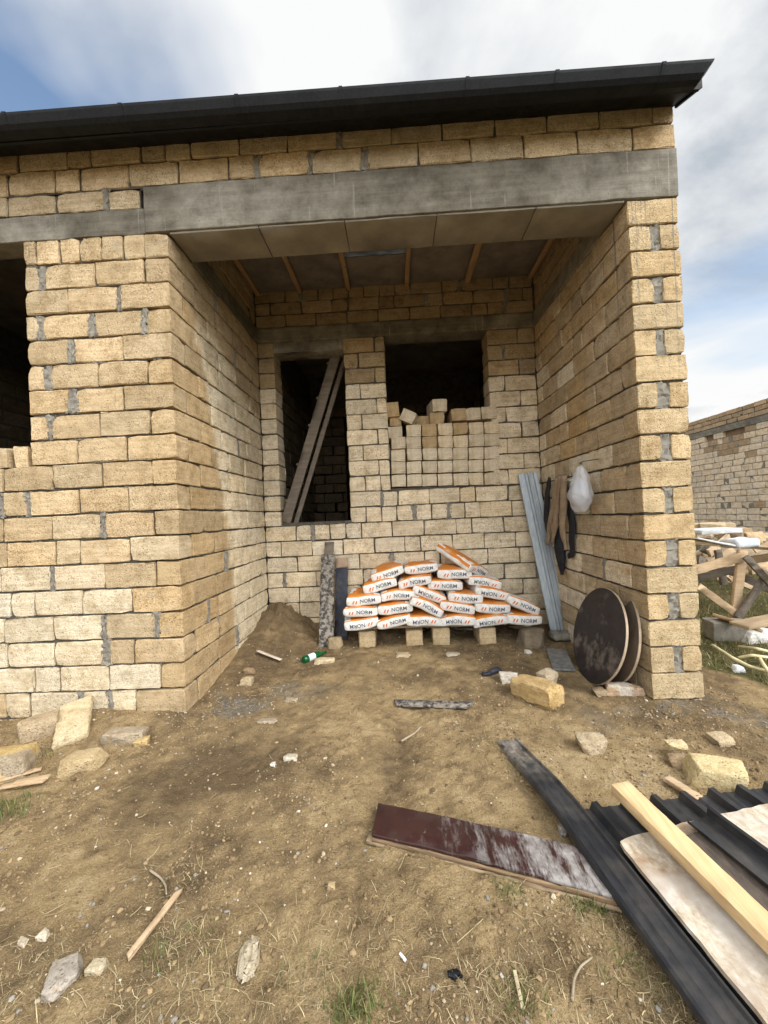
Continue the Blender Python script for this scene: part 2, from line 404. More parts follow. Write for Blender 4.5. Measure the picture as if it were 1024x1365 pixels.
c = n.ramp(n.math('ADD', s3[0], n.math('MULTIPLY_ADD', n.noise(17, 6, .7), .5)), [(.12, (.125, .088, .052)), (.45, (.24, .172, .094)), (.80, (.385, .28, .148)), (1.0, (.46, .345, .195))])
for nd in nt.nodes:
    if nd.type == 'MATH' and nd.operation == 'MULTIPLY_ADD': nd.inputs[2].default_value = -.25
c = n.mix(1.0, c, n.ramp(n.noise(120, 4, .75), [(.3, (.62, .60, .58)), (.52, (1.0, 1.0, 1.0)), (.75, (1.3, 1.3, 1.3))]), 'MULTIPLY')
c = n.mix(n.ramp(n.voro(90), [(.10, .55), (.18, 0.0)]), c, (.40, .33, .22))
c = n.mix(n.ramp(n.noise(45, 4, .8), [(.60, 0.0), (.70, .6)]), c, (.055, .038, .022))
c = n.mix(s3[1], c, n.ramp(n.noise(20, 4), [(.35, (.06, .065, .022)), (.65, (.16, .13, .06))]))
c = n.mix(n.math('MULTIPLY', s3[2], .8), c, n.ramp(n.noise(40, 4), [(.35, (.10, .095, .085)), (.65, (.24, .225, .20))]))
n.link(c, b.inputs['Base Color'])
hh = n.math('ADD', n.noise(60, 6, .75), n.math('MULTIPLY', n.noise(170, 3, .7), .6))
n.bump(b, hh, 1.0, .018)
me.materials.append(m)
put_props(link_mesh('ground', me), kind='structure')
CX, CY, SX, SY, EXPO = 3.1, -1.0, 0.0, 0.0, 0.84
# ------------------------------------------------------------------ the unfinished house
RNG = np.random.default_rng(7)
XL, XP, XR, YF, YB = -1.71, 1.865, 2.24, 2.963, 4.946
HX0, HY1 = -5.6, 9.7
WET = np.array([.425, .325, .197]); PALE = np.array([.57, .485, .345]); GREYST = np.array([.36, .29, .205]); ORNG = np.array([.40, .255, .105])
def jitcol(base, rng, s=.09):
    k = 1+rng.normal(0, s); t = rng.normal(0, s*.24)
    return np.clip(np.array(base)*k*np.array([1+t, 1, 1-t*1.6]), .02, .8)
MB_F, MB_G = None, None
def emit(mb, x0, x1, y0, y1, z0, z1, colf, rng, n=(6, 4, 4), r=.007, jit=.0022, chip=.33, mi=0):
    v, f = roundbox((x1-x0, y1-y0, z1-z0), n, r*rng.uniform(.7, 1.5), jit, chip, rng)
    v = v @ rot3(rng.normal(0, .004), rng.normal(0, .004), rng.normal(0, .004)).T
    v = v+np.array([(x0+x1)/2, (y0+y1)/2, (z0+z1)/2])+rng.normal(0, .0018, 3)
    mb.add(v, f, mi, colf(v, rng))
def run(u0, u1, half, rng, ph=.12, pw=.2, j=.011):
    out = []; gaps = []; u = u0; first = True
    while u < u1-.05:
        L = .19 if (half and first) or (not first and rng.random() < ph) else .39
        L += rng.normal(0, .006)
        if u+L > u1-.09: L = u1-u
        out.append((u, min(u+L, u1))); u += L; first = False
        g = j*rng.uniform(.7, 1.4)
        if rng.random() < pw: g = rng.uniform(.025, .055); gaps.append((u, min(u+g, u1)))
        u += g
    return out, gaps
def blob(mb, x0, x1, y0, y1, z0, z1, rng, mi=1):
    v, f = roundbox((x1-x0, y1-y0, z1-z0), (6, 4, 11), .009, .0048, .4, rng)
    ax = 0 if x1-x0 < y1-y0 else 1; v[:, ax] *= 1+.45*noise3(np.column_stack([v[:, 2]*24, v[:, 2]*0+x0*9, v[:, 2]*0+z0*7+y0]), 55)
    mb.add(v+np.array([(x0+x1)/2, (y0+y1)/2, (z0+z1)/2]), f, mi)
def wall_x(mb, layout, yf, thick, z, h, colf, rng, face=-1, n=(6, 4, 4), blobs=True, proud=-.004):
    """one course running along x; yf = visible face, face = -1 looks towards the viewer"""
    bl, gp = layout; ya, yb = (yf, yf+thick) if face < 0 else (yf-thick, yf)
    for a, b in bl:
        o = rng.normal(0, .003); emit(mb, a, b, ya+o, yb+o, z+.007, z+h-.008+rng.normal(0, .0015), colf, rng, n)
    if blobs and bl:                                                # mortar squeezed out of the bed joint here and there
        for a, b in bl:
            if rng.random() < .30:
                L_ = min(rng.uniform(.06, .22), b-a); s_ = rng.uniform(a, b-L_); v, f = roundbox((L_, yb-ya-.02, rng.uniform(.018, .028)), (10, 3, 4), .007, .004, .3, rng)
                v[:, 2] *= 1+.4*noise3(np.column_stack([v[:, 0]*30, v[:, 0]*0+a, v[:, 0]*0+z]), 57)
                mb.add(v+np.array([s_+L_/2, (ya+yb)/2+.008-rng.uniform(0, .007), z]), f, 1)
    if blobs:
        for a, b in gp: blob(mb, a-.013, b+.013, ya+.005-rng.uniform(0, .009), yb, z-.004, z+h+rng.uniform(-.01, .006), rng)
def wall_y(mb, layout, xf, thick, z, h, colf, rng, face=1, n=(4, 6, 4), blobs=True):
    bl, gp = layout; xa, xb = (xf-thick, xf) if face > 0 else (xf, xf+thick)
    for a, b in bl:
        o = rng.normal(0, .003); emit(mb, xa+o, xb+o, a, b, z+.007, z+h-.008, colf, rng, n)
    if blobs:
        for a, b in gp:
            if face > 0: blob(mb, xa, xb-.004+rng.uniform(0, .006), a-.008, b+.008, z-.004, z+h, rng)
            else: blob(mb, xa+.004-rng.uniform(0, .006), xb, a-.008, b+.008, z-.004, z+h, rng)
house = empty('unfinished_house', (-1.6, 6.2, 0), 'unfinished limestone block house with an open porch and dark metal eave', 'house')
SM = [MT['stone'], MT['mortar'], MT['joint']]; SD = [MT['stone_drip'], MT['mortar'], MT['joint']]
COURSES = [(-.4+.2*k, .2) for k in range(21)]                     # up to the ring beam at z = 3.8
def wetmask(v, s=0): return noise3(v*np.array([5, 5, 5]), 200+s)*.5+noise3(v*np.array([17, 17, 17]), 210+s)*.25
# --- front wall, left of the porch (window at its left)
def col_front(v, rng):
    c = jitcol(WET, rng); p = jitcol(PALE, rng, .06)
    x = v[:, 0].mean(); z = v[:, 2].mean()
    lim = 1.30+.22*(x+2.9)*-1 if x > -2.6 else 1.22
    k = 1.0 if (z < lim-.1*rng.random() and x < -2.02-.35*abs(z-.5)*rng.random()) else 0.0
    if z < 1.5 and rng.random() < .06: k = 1-k
    if z < 1.5 and rng.random() < .25: k = np.clip(k+rng.uniform(-.5, .5), 0, 1)
    if z > 1.0 and rng.random() < .3: c = jitcol((.49, .37, .225), rng, .05)
    w = np.clip(k+(.35*wetmask(v) if z < 1.5 else 0*v[:, 0]), 0, 1)[:, None]
    return c*(1-w)+p*w
mb = MB(); WX1, WX0, SILL = -2.882, -4.35, 1.995
for k, (z, h) in enumerate(COURSES):
    head = (k % 2 == 1); top = z > 3.5; u0 = XL
    lay = []; gaps = []
    if top:
        u = XL-.19; edges = []
        while u > WX1+.02: w = RNG.uniform(.15, .185); edges.append((max(u-w, WX1), u)); u -= w+.014
        lay = edges
    else:
        u = XL-(.19 if head else 0.39)                             # the corner block itself is laid with the side wall when headed
        if not head: lay.append((XL-.39, XL))
        end = WX1 if z > SILL-.05 else HX0
        g = RNG.choice([.012, .012, .035]); 
        if g > .02: gaps.append((u-g, u))
        u -= g; cnt = 0
        while u > end+.04:
            L = .39+RNG.normal(0, .006); cnt += 1
            if u-L < end+.10: L = u-end
            if end == HX0 and RNG.random() < .18: L = .19
            a = max(u-L, end); lay.append((a, u)); u = a
            if u <= end+.02: break
            g = .012
            if RNG.random() < .28 or (end == WX1 and u-end < .30): g = RNG.uniform(.03, .055); gaps.append((u-g, u))
            u -= g
    n_ = (7, 4, 5)
    wall_x(mb, (lay, gaps), YF, .19, z, h, col_front, RNG, n=n_)
    if z > SILL-.05: wall_x(mb, run(HX0, WX0, k % 2, RNG), YF, .19, z, h, col_front, RNG, n=(4, 3, 3))
mb.box(WX1+.012, XL-.21, YF+.021, YF+.18, SILL-.01, 3.806, 2); mb.box(HX0, XL-.21, YF+.021, YF+.18, -.5, SILL-.012, 2); mb.box(HX0, WX0-.012, YF+.021, YF+.18, SILL-.01, 3.806, 2)
# loose ends of blocks standing proud on the sill
for a, b, o in ((-3.42, -3.10, .01), (-3.06, -2.94, .03)): emit(mb, a, b, YF+o, YF+.19, SILL+.002, SILL+.17, lambda v, r: jitcol(WET*1.05, r), RNG)
front_wall = mb.part('front_wall', SM, house, sharp=16)
# --- porch side wall on the left
def col_left(v, rng):
    c = jitcol(WET*np.array([.95, .92, .86]), rng, .08); p = jitcol(PALE, rng, .055); d = jitcol((.36, .27, .16), rng, .08)
    y, z = v[:, 1], v[:, 2]
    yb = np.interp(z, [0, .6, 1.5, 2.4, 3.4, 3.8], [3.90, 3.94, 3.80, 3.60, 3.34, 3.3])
    up = np.interp(y, [3.3, 4.95], [3.42, 2.72])  # above this line the shade of the porch recess is painted into the blocks
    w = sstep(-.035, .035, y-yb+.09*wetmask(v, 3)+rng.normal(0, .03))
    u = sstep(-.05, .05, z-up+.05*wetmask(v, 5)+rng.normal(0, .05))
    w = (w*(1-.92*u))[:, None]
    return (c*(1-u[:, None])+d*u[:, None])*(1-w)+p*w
mb = MB()
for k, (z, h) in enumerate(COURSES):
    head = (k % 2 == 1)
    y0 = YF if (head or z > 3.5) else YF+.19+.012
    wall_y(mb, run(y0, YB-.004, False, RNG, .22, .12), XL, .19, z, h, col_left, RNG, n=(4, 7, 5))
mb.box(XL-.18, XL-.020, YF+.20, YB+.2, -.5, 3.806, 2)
for z in (3.99, 4.165, 4.34): wall_y(mb, run(3.36, YB-.004, z > 4.1, RNG, .15, .1), XL-.02, .18, z, .172, lambda v, r: jitcol((.33, .245, .145), r, .08), RNG)  # block tone lowered to paint in the shade under the ceiling
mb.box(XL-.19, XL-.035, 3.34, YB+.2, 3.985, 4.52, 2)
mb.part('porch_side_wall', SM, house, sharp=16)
# --- right pier and porch wall
def col_right(v, rng):
    y, z = v[:, 1].mean(), v[:, 2].mean()
    dk = jitcol((.42, .33, .215), rng, .09); p = jitcol((.62, .54, .41), rng, .06); o = jitcol((.42, .315, .18), rng, .1)
    if y < YF+.12: return np.broadcast_to(jitcol(WET*np.array([1.05, 1.04, 1.0]), rng, .07), v.shape)
    pr = (.16 if z > 2.2 else .45) if z > 1.7 else .6
    if y < 3.6: pr *= .35
    base = p if rng.random() < pr else (o if rng.random() < .25 else dk)
    w = np.clip(.5+1.6*(wetmask(v, 8)+.1), 0, 1)[:, None] if rng.random() < .3 else 0.0
    return base*(1-w)+dk*w
def col_pier_side(v, rng):                                       # darker tone on the porch side of the pier blocks, carried round the corner
    c = np.broadcast_to(jitcol(WET*np.array([1.05, 1.04, 1.0]), rng, .07), v.shape)
    d = jitcol((.40, .31, .195), rng, .06); z = v[:, 2].mean()
    w = sstep(YF+.015, YF+.05, v[:, 1])*sstep(XP+.05, XP+.01, v[:, 0])*(1.0 if z > 1.4 else .75)
    return c*(1-w[:, None])+d*w[:, None]
mb = MB()
for k in range(21):
    z, h = COURSES[k]; full = (k % 2 == 0)                      # k = 2 is the course on the ground
    if full:
        emit(mb, XP, XR, YF, YF+.19, z+.007, z+h-.008, col_pier_side, RNG, (7, 5, 5), chip=.2); ys = YF+.202
    else:
        w = RNG.uniform(.145, .17); w2 = RNG.uniform(.12, .15)
        emit(mb, XP, XP+w, YF, YF+.37, z+.007, z+h-.008, col_pier_side, RNG, (5, 7, 5), chip=.4)
        emit(mb, XR-w2, XR, YF, YF+.37, z+.007, z+h-.008, col_pier_side, RNG, (5, 7, 5), chip=.4)
        if z > 2.5 and RNG.random() < .6:
            emit(mb, XP+w+.02, XP+w+.075, YF+.006, YF+.3, z+.012, z+h-.03, col_pier_side, RNG); blob(mb, XP+w+.07, XR-w2+.01, YF+.008, YF+.3, z, z+h, RNG)
        blob(mb, XP+w-.012, XR-w2+.012, YF+.012, YF+.36, z-.006, z+h+.004, RNG)
        ys = YF+.382
    wall_y(mb, run(ys, YB-.004, False, RNG, .25, .12), XP, .18, z, h, col_right, RNG, face=-1, n=(4, 7, 5))
    wall_y(mb, run(ys, HY1, k % 2, RNG, .1, .2), XR, .18, z, h, col_front, RNG, face=1, n=(3, 4, 3))
mb.box(XP+.021, XR-.018, YF+.022, HY1, -.5, 3.806, 2)
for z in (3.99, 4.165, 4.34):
    wall_y(mb, run(3.36, YB-.004, z > 4.1, RNG, .15, .1), XP+.02, .15, z, .172, lambda v, r: jitcol((.31, .235, .145), r, .08), RNG, face=-1)  # courses over the beam coloured darker for the ceiling shade
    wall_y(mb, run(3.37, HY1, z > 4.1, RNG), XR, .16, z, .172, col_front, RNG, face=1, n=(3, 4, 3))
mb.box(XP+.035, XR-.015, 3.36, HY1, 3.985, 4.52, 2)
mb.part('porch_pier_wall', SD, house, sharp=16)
# --- back wall of the porch, doorway and window
DX0, DX1, DZ0, DZ1 = -1.50, -.587, 1.45, 3.66
VX0, VX1, VZ0 = -.058, 1.262, 1.83
def col_back(v, rng):
    z = v[:, 2].mean()
    if z > 3.2: return np.broadcast_to(jitcol((.35, .265, .155), rng, .08), v.shape)  # upper courses painted darker, as the recess shades them
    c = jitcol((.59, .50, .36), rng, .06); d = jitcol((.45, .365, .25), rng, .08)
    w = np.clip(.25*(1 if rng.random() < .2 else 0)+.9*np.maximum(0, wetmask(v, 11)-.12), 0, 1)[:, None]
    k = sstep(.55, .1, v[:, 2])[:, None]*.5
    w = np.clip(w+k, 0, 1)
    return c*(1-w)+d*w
mb = MB()
for k, (z, h) in enumerate(COURSES):
    zt = z+.1; spans = []
    hdr = k in (9, 11, 8)                                          # courses laid as headers: small square ends
    ph = .9 if k in (9, 11) else (.45 if k == 8 else .22)
    if zt < DZ0: spans = [(XL+.003, XP-.003)]
    elif zt < VZ0: spans = [(XL+.003, DX0), (DX1, XP-.003)]
    else: spans = [(XL+.003, DX0), (DX1, VX0), (VX1, XP-.003)]
    for a, b in spans:
        pad = b-a < .3
        lay = ([(a, b)], []) if pad else run(a, b, k % 2 or ph > .8, RNG, ph, .14)
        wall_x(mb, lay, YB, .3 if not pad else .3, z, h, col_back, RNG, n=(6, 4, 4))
for a, b, c, d in ((XL, XP, -.5, DZ0-.014), (XL, DX0-.012, DZ0-.012, 3.79), (DX1+.012, XP, DZ0-.012, VZ0-.006), (DX1+.012, VX0-.012, VZ0-.004, 3.79), (VX1+.012, XP, VZ0-.004, 3.79)):
    mb.box(a, b, YB+.020, YB+.285, c, d, 2)
cz = 3.995
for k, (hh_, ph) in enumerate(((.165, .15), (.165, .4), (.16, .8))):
    wall_x(mb, run(XL-.01, XP+.01, k == 1, RNG, ph, .15), YB+.01, .2, cz, hh_, lambda v, r: jitcol((.29, .215, .125), r, .08), RNG); cz += hh_  # shade at the top of the recess put into the block colour
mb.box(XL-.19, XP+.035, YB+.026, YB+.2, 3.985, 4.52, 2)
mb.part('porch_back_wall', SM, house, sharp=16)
# --- block courses over the front beam
mb = MB(); RNG2 = np.random.default_rng(19)
colf = lambda v, r: np.broadcast_to(jitcol((.46, .36, .23), r, .09), v.shape)
for k, (z, h) in enumerate(((4.172, .19), (4.362, .165))):
    wall_x(mb, run(HX0, XR, k % 2, RNG2, .16, .2), YF, .19, z, h, colf, RNG2, n=(7, 4, 5))
wall_x(mb, run(HX0, -1.93, True, RNG2, .1, .2), YF+.002, .19, 4.005, .166, colf, RNG2, n=(7, 4, 5))
mb.box(HX0, XR-.012, YF+.016, YF+.36, 4.155, 4.52, 2); mb.box(HX0, -1.92, YF+.016, YF+.36, 3.99, 4.172, 2)
mb.part('parapet_blocks', SM, house, sharp=16)
# --- cast beams
def rough_box(mb, x0, x1, y0, y1, z0, z1, nx=60, mi=0, jit=.0025, seed=3):
    v, f = roundbox((x1-x0, y1-y0, z1-z0), (nx, 8, 8), .006, 0, 0)
    v = v+np.array([(x0+x1)/2, (y0+y1)/2, (z0+z1)/2])
    v += np.stack([noise3(v*23, seed+i) for i in range(3)], 1)*jit+np.stack([noise3(v*5, seed+5+i) for i in range(3)], 1)*jit
    mb.add(v, f, mi)
mb = MB(); rough_box(mb, -1.885, XR+.008, YF-.006, YF+.36, 3.803, 4.166, 90); fb = mb.part('ring_beam', [MT['concrete']], house)
mb = MB(); rough_box(mb, HX0, -1.888, YF+.0, YF+.19, 3.801, 4.0, 60, 0, .004); mb.part('ring_beam', [MT['concrete']], house)
mb = MB()
rough_box(mb, XL-.19, XL+.004, YF+.364, YB-.002, 3.801, 3.99, 30, 0, .004, 8); rough_box(mb, XP-.006, XR+.004, YF+.364, HY1, 3.801, 3.99, 30, 0, .004, 9)
rough_box(mb, XL-.19, XP-.01, YB-.004, YB+.29, 3.802, 3.99, 50, 0, .004, 10)
v, f = roundbox((DX1-DX0+.34, .27, .15), (20, 4, 4), .008, .004, 0, RNG); mb.add(v+np.array([(DX0+DX1)/2-.02, YB+.137, 3.735]), f, 0)
mb.part('inner_ring_beam', [MT['concrete']], house)
# shutter boards left under the front beam
x = XL+.015
for i, xe in enumerate((-.98, -.30, .42, 1.18, XP-.015)):
    mb = MB(); v, f = roundbox((xe-x-.006, .345, .016), (8, 4, 3), .003, .0012, 0, RNG)
    mb.add(v+np.array([(x+xe)/2, YF+.183, 3.793]), f); mb.part('shutter_board', [MT['soffit']], fb); x = xe
# --- porch ceiling: boards nailed over battens
bx = [XL-.02, -1.13, -.48, .27, 1.04, XP+.02]
for i in range(5):
    a, b = bx[i]+.004, bx[i+1]-.004
    y0 = 4.385 if i == 2 else 3.33
    if i == 2:
        mb = MB(); rough_box(mb, a, b, 3.33, 4.31, 4.461, 4.475, 8, 0, .002); mb.part('ceiling_board', [MT['ceiling']], house)
    mb = MB(); rough_box(mb, a, b, y0, YB+.03, 4.460+.002*i, 4.474+.002*i, 8, 0, .002); mb.part('ceiling_board', [MT['ceiling']], house)
for i, x in enumerate((XL+.035, -1.13, -.48, .27, 1.04, XP-.03)):
    mb = MB(); w = .028 if i not in (4,) else .038
    board(mb, (x, 3.34, 4.437), (x+RNG.normal(0, .008), YB+.005, 4.437), w*2, .04, (1, 0, 0), rng=RNG); mb.part('ceiling_batten', [MT['batten']], house)
# --- rest of the shell: rear, left and inner walls seen only through the openings
mb = MB(); cin = lambda v, r: jitcol((.13, .10, .065), r, .12)  # room darkness put into the inner block colour, darker than the outside stone
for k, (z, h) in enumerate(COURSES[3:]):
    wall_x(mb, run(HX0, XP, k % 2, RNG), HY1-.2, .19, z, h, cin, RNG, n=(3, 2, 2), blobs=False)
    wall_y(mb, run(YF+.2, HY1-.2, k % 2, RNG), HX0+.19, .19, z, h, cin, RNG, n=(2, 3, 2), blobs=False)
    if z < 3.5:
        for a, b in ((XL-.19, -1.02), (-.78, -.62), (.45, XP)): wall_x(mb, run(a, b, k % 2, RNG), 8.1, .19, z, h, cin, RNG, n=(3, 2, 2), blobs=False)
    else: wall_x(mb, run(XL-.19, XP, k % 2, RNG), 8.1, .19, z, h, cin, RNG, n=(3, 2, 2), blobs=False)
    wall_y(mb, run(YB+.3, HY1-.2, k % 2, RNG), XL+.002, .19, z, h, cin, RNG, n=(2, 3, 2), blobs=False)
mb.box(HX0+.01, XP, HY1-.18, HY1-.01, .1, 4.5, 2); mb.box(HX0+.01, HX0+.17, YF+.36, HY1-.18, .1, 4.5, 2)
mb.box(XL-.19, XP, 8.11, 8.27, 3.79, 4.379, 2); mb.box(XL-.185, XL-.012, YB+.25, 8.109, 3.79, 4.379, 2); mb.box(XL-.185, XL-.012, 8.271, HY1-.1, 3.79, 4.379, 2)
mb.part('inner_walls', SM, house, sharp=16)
mb = MB(); mb.box(HX0+.2, XP-.02, YB+.30, HY1-.2, 1.30, 1.36); mb.part('room_floor', [MT['mortar']], house, smooth=False)
mb = MB(); mb.box(HX0+.1, XL-.10, YF+.30, YB+.25, 4.41, 4.44); mb.box(HX0+.1, XP+.12, YB+.10, HY1-.1, 4.38, 4.405)
mb.part('room_ceiling', [MT['ceiling']], house, smooth=False)
# --- roof, soffit, gutter
RX = 2.262
mb = MB(); zf, zb = 4.43, 6.75
pv = [(HX0-.3, 2.69, zf), (RX, 2.69, zf), (RX, HY1+.3, zb), (HX0-.3, HY1+.3, zb)]
mb.add([(a, b, c) for a, b, c in pv]+[(a, b, c+.05) for a, b, c in pv], [(3, 2, 1, 0), (4, 5, 6, 7), (0, 1, 5, 4), (1, 2, 6, 5), (2, 3, 7, 6), (3, 0, 4, 7)])
mb.add([(RX-.03, 2.95, 4.49), (RX-.03, HY1, 4.522), (RX-.03, HY1, zb-.02), (RX-.03, 2.95, 4.50), (RX-.06, 2.95, 4.49), (RX-.06, HY1, 4.522), (RX-.06, HY1, zb-.02), (RX-.06, 2.95, 4.50)], [(0, 1, 2, 3), (7, 6, 5, 4), (0, 3, 7, 4), (1, 5, 6, 2), (0, 4, 5, 1), (3, 2, 6, 7)])
roof = mb.part('roof', [MT['roof']], house, smooth=False)
mb = MB(); board(mb, ((HX0-.3+RX-.004)/2, 2.66, 4.352), ((HX0-.3+RX-.016)/2, YF-.002, 4.492), RX-.016-HX0+.3, .014, (1, 0, 0), (3, 3, 1), .001, 0); mb.part('soffit', [MT['gutter']], roof, smooth=False)
mb = MB(); sweep(mb, [(0, .03), (0, 0), (.035, -.002)], [(HX0-.3, YF-.045, 4.494), (XR+.02, YF-.045, 4.494)], (0, 1, 0), .002); mb.part('wall_trim', [MT['steel_black']], roof, smooth=False)
GPR = [(.0, .006), (.0, .0), (.012, .002)]
prof = [(.012, .117), (.0, .122), (-.008, .115), (-.004, .103)]+[(.018, .060), (.040, .040), (.075, .034), (.108, .038), (.112, .10)]
mb = MB(); sweep(mb, prof, [(HX0-.3, 2.588, 4.305), (-2, 2.588, 4.298), (0, 2.588, 4.288), (2.1, 2.588, 4.278), (2.232, 2.588, 4.277)], (0, 1, 0), .003)
v_ = mb.v[0]; v_[:, 0] -= (v_[:, 0] > 2.2)*np.clip((4.385-v_[:, 2])/.07, 0, 1)*.06      # mitred end
gut = mb.part('gutter', [MT['gutter']], roof, smooth=False)
for x in (-3.6, -2.62, -1.787, -.968, -.249, .612, 1.21, 1.908):
    mb = MB(); sweep(mb, [(u*1.07-.004, h*1.04-.003) for u, h in prof], [(x-.012, 2.588, 4.288-.0047*x), (x+.012, 2.588, 4.288-.0047*x)], (0, 1, 0), .003)
    mb.part('gutter_joint', [MT['gutter']], gut, smooth=False)
mb = MB(); pe = [(2.233-min(max((4.385-4.277-h)/.07, 0), 1)*.06, 2.588+u, 4.277+h) for u, h in prof[3:]]
mb.add(pe+[(a+.004, b, c) for a, b, c in pe], [tuple(range(len(pe)))[::-1], tuple(range(len(pe), 2*len(pe)))]); mb.part('gutter_end_cap', [MT['gutter']], gut, smooth=False)
mb = MB(); mb.box(HX0-.3, RX-.03, 2.703, 2.722, 4.33, 4.405); mb.part('fascia_board', [MT['gutter']], roof, smooth=False)
mb = MB(); mb.add([(RX-.012, 2.724, 4.36), (RX-.012, YF, 4.47), (RX-.012, YF, 4.515), (RX-.012, 2.724, 4.435), (RX+.004, 2.724, 4.36), (RX+.004, YF, 4.47), (RX+.004, YF, 4.515), (RX+.004, 2.724, 4.435)],
  [(0, 1, 2, 3), (7, 6, 5, 4), (0, 3, 7, 4), (1, 5, 6, 2), (0, 4, 5, 1), (3, 2, 6, 7)]); mb.part('eave_side_board', [MT['gutter']], roof, smooth=False)

# ------------------------------------------------------------------ neighbouring house shell
nb = empty('neighbouring_house', (13, 14, 0), 'pale roofless block building standing behind the timber trestle', 'house')
mb = MB(); R3 = np.random.default_rng(5); NX = 11.2
def col_nb(v, rng):
    y, z = v[:, 1].mean(), v[:, 2].mean()
    p = jitcol((.70, .58, .435), rng, .06); d = jitcol((.42, .31, .2), rng, .08)
    return np.broadcast_to(d if (rng.random() < .04 or z > 4.0 or (3.1 < z < 3.7 and 12.3 < y < 14.2 and rng.random() < .7)) else p, v.shape)
for k in range(19):
    for_gap = k == 18
    lay = run(7.0, 20.0, k % 2, R3, .12, .0)
    if for_gap: lay = ([q for q in lay[0] if not any(a < (q[0]+q[1])/2 < b for a, b in ((12.75, 13.35), (13.7, 14.05)))], [])
    wall_y(mb, lay, NX, .19, k*.2, .2, col_nb, R3, face=-1, n=(2, 4, 3), blobs=False)
mb.box(NX+.008, NX+.18, 7, 20, -.3, 3.58, 1)
for k in range(3): wall_y(mb, run(7.0, 20.0, k % 2, R3, .12, .0), NX, .19, 4.02+k*.15, .15, col_nb, R3, face=-1, n=(2, 4, 3), blobs=False)
mb.box(NX+.10, NX+.18, 7, 20, 3.585, 3.798, 0, (.25,.18,.12)); mb.box(NX+.012, NX+.18, 7, 20, 4.0, 4.45, 2)
mb.box(NX+.185, NX+3.2, 7.0, 7.2, -.3, 4.0, 0, (.5, .43, .33)); mb.box(NX+.185, NX+3.2, 19.8, 20, -.3, 4.0, 0, (.5, .43, .33))
mb.part('block_wall', SM, nb, sharp=16)
mb = MB(); mb.box(NX-.01, NX+.19, 7, 20, 3.80, 3.998); mb.part('ring_beam', [MT['concrete']], nb, smooth=False)
# ------------------------------------------------------------------ dry stack of blocks in the window
ORD = ['first', 'second', 'third', 'fourth', 'fifth', 'sixth', 'seventh', 'eighth']
def block_mesh(name, dims, tone, rng, chip=.3, n=(5, 6, 4), jit=.0022, r=.012, wetk=0.0):
    mb = MB(); v, f = roundbox(dims, n, r, jit, chip, rng); c = np.broadcast_to(jitcol(tone, rng, .04), v.shape).copy()
    if wetk: w = np.clip(wetk+1.2*wetmask(v, 30), 0, 1)[:, None]; c = c*(1-w)+WET*w
    v = v+np.array([0, 0, dims[2]/2]); mb.add(v, f, 0, c)
    return mb.mesh(name, [MT['stone']], sharp=16)
RB = np.random.default_rng(23)
pale_m = [block_mesh('pale_block', (.188, .38, .152), np.array((.60, .51, .37))*RB.uniform(.90, 1.06), RB, chip=.15, r=.007, jit=.0018) for _ in range(9)]
tan_m = [block_mesh('tan_block', (.188, .38, .152), (.40, .29, .16), RB, chip=.15, r=.007) for _ in range(4)]
proto = None
def stack_block(px, py, label, tan=False, Y=YB-.015, rot=0.0, sx=1.0, tilt=0.0, sz=1.0):
    p = onY(px, py, Y)
    me_ = (tan_m if tan else pale_m)[RB.integers(4 if tan else 9)]
    global proto
    if proto is None: proto = link_mesh('limestone_block', me_); o = proto
    else: o = proto.copy(); o.data = me_; C.objects.link(o)
    o.rotation_euler = (RB.normal(0, .01), rot, tilt+RB.normal(0, .025)); o.scale = (sx, 1, sz)
    c, s = math.cos(rot), math.sin(rot)
    o.location = (p[0]-.083*sz*s, Y+.19+RB.normal(0, .013), p[2]-.083*sz*c)
    return put_props(o, label, 'block', 'loose blocks stacked in the window opening')
rowname = ['bottom', 'second', 'third', 'fourth', 'fifth']
for r, (yl, yr) in enumerate(((640, 637), (623, 619.5), (606, 602.5), (590, 586), (573.5, 569))):
    for k in range(7):
        px = 531.3+20.75*k+(.7*r if False else 0); py = yl+(yr-yl)*k/6
        if r == 4 and k == 0: px, py = 526.3, 575.5
        tan = (r, k) in ((4, 2), (3, 2), (4, 4))
        stack_block(px, py, f"{'tan damp' if tan else 'pale'} limestone block, {ORD[k]} from left in {rowname[r]} row of dry stack under window", tan, sx=.995 if k else .97)
stack_block(611, 552.5, 'tan damp limestone block on top of the dry stack left of two pale ones', True)
stack_block(631, 551, 'pale limestone block in the top row of the dry stack beside a tan one')
stack_block(651.5, 549.5, 'pale limestone block in the top row of the dry stack touching the window jamb')
stack_block(583.5, 557, 'damp brown limestone block carrying a loose pale block on the dry stack', True, Y=YB+.03)
stack_block(584, 538.5, 'loose pale block perched highest on the dry stack in the window opening', sz=1.05, tilt=.12, Y=YB+.02)
stack_block(563.5, 560, 'dark block set back on the dry stack between tumbled and perched blocks', True, Y=YB+.13, sz=.8)
stack_block(548, 553.5, 'tumbled pale block tilted on its edge on the dry stack', rot=.50, tilt=-.25, Y=YB-.02, sz=1.0)
stack_block(527, 561, 'small brown block end wedged low at the left of the dry stack', True, Y=YB+.05, sx=.8, sz=.8)
stack_block(523, 545, 'upright tan block end at the left edge of the window above the stack', True, rot=-.08, sx=.85, sz=1.2, Y=YB+.01)

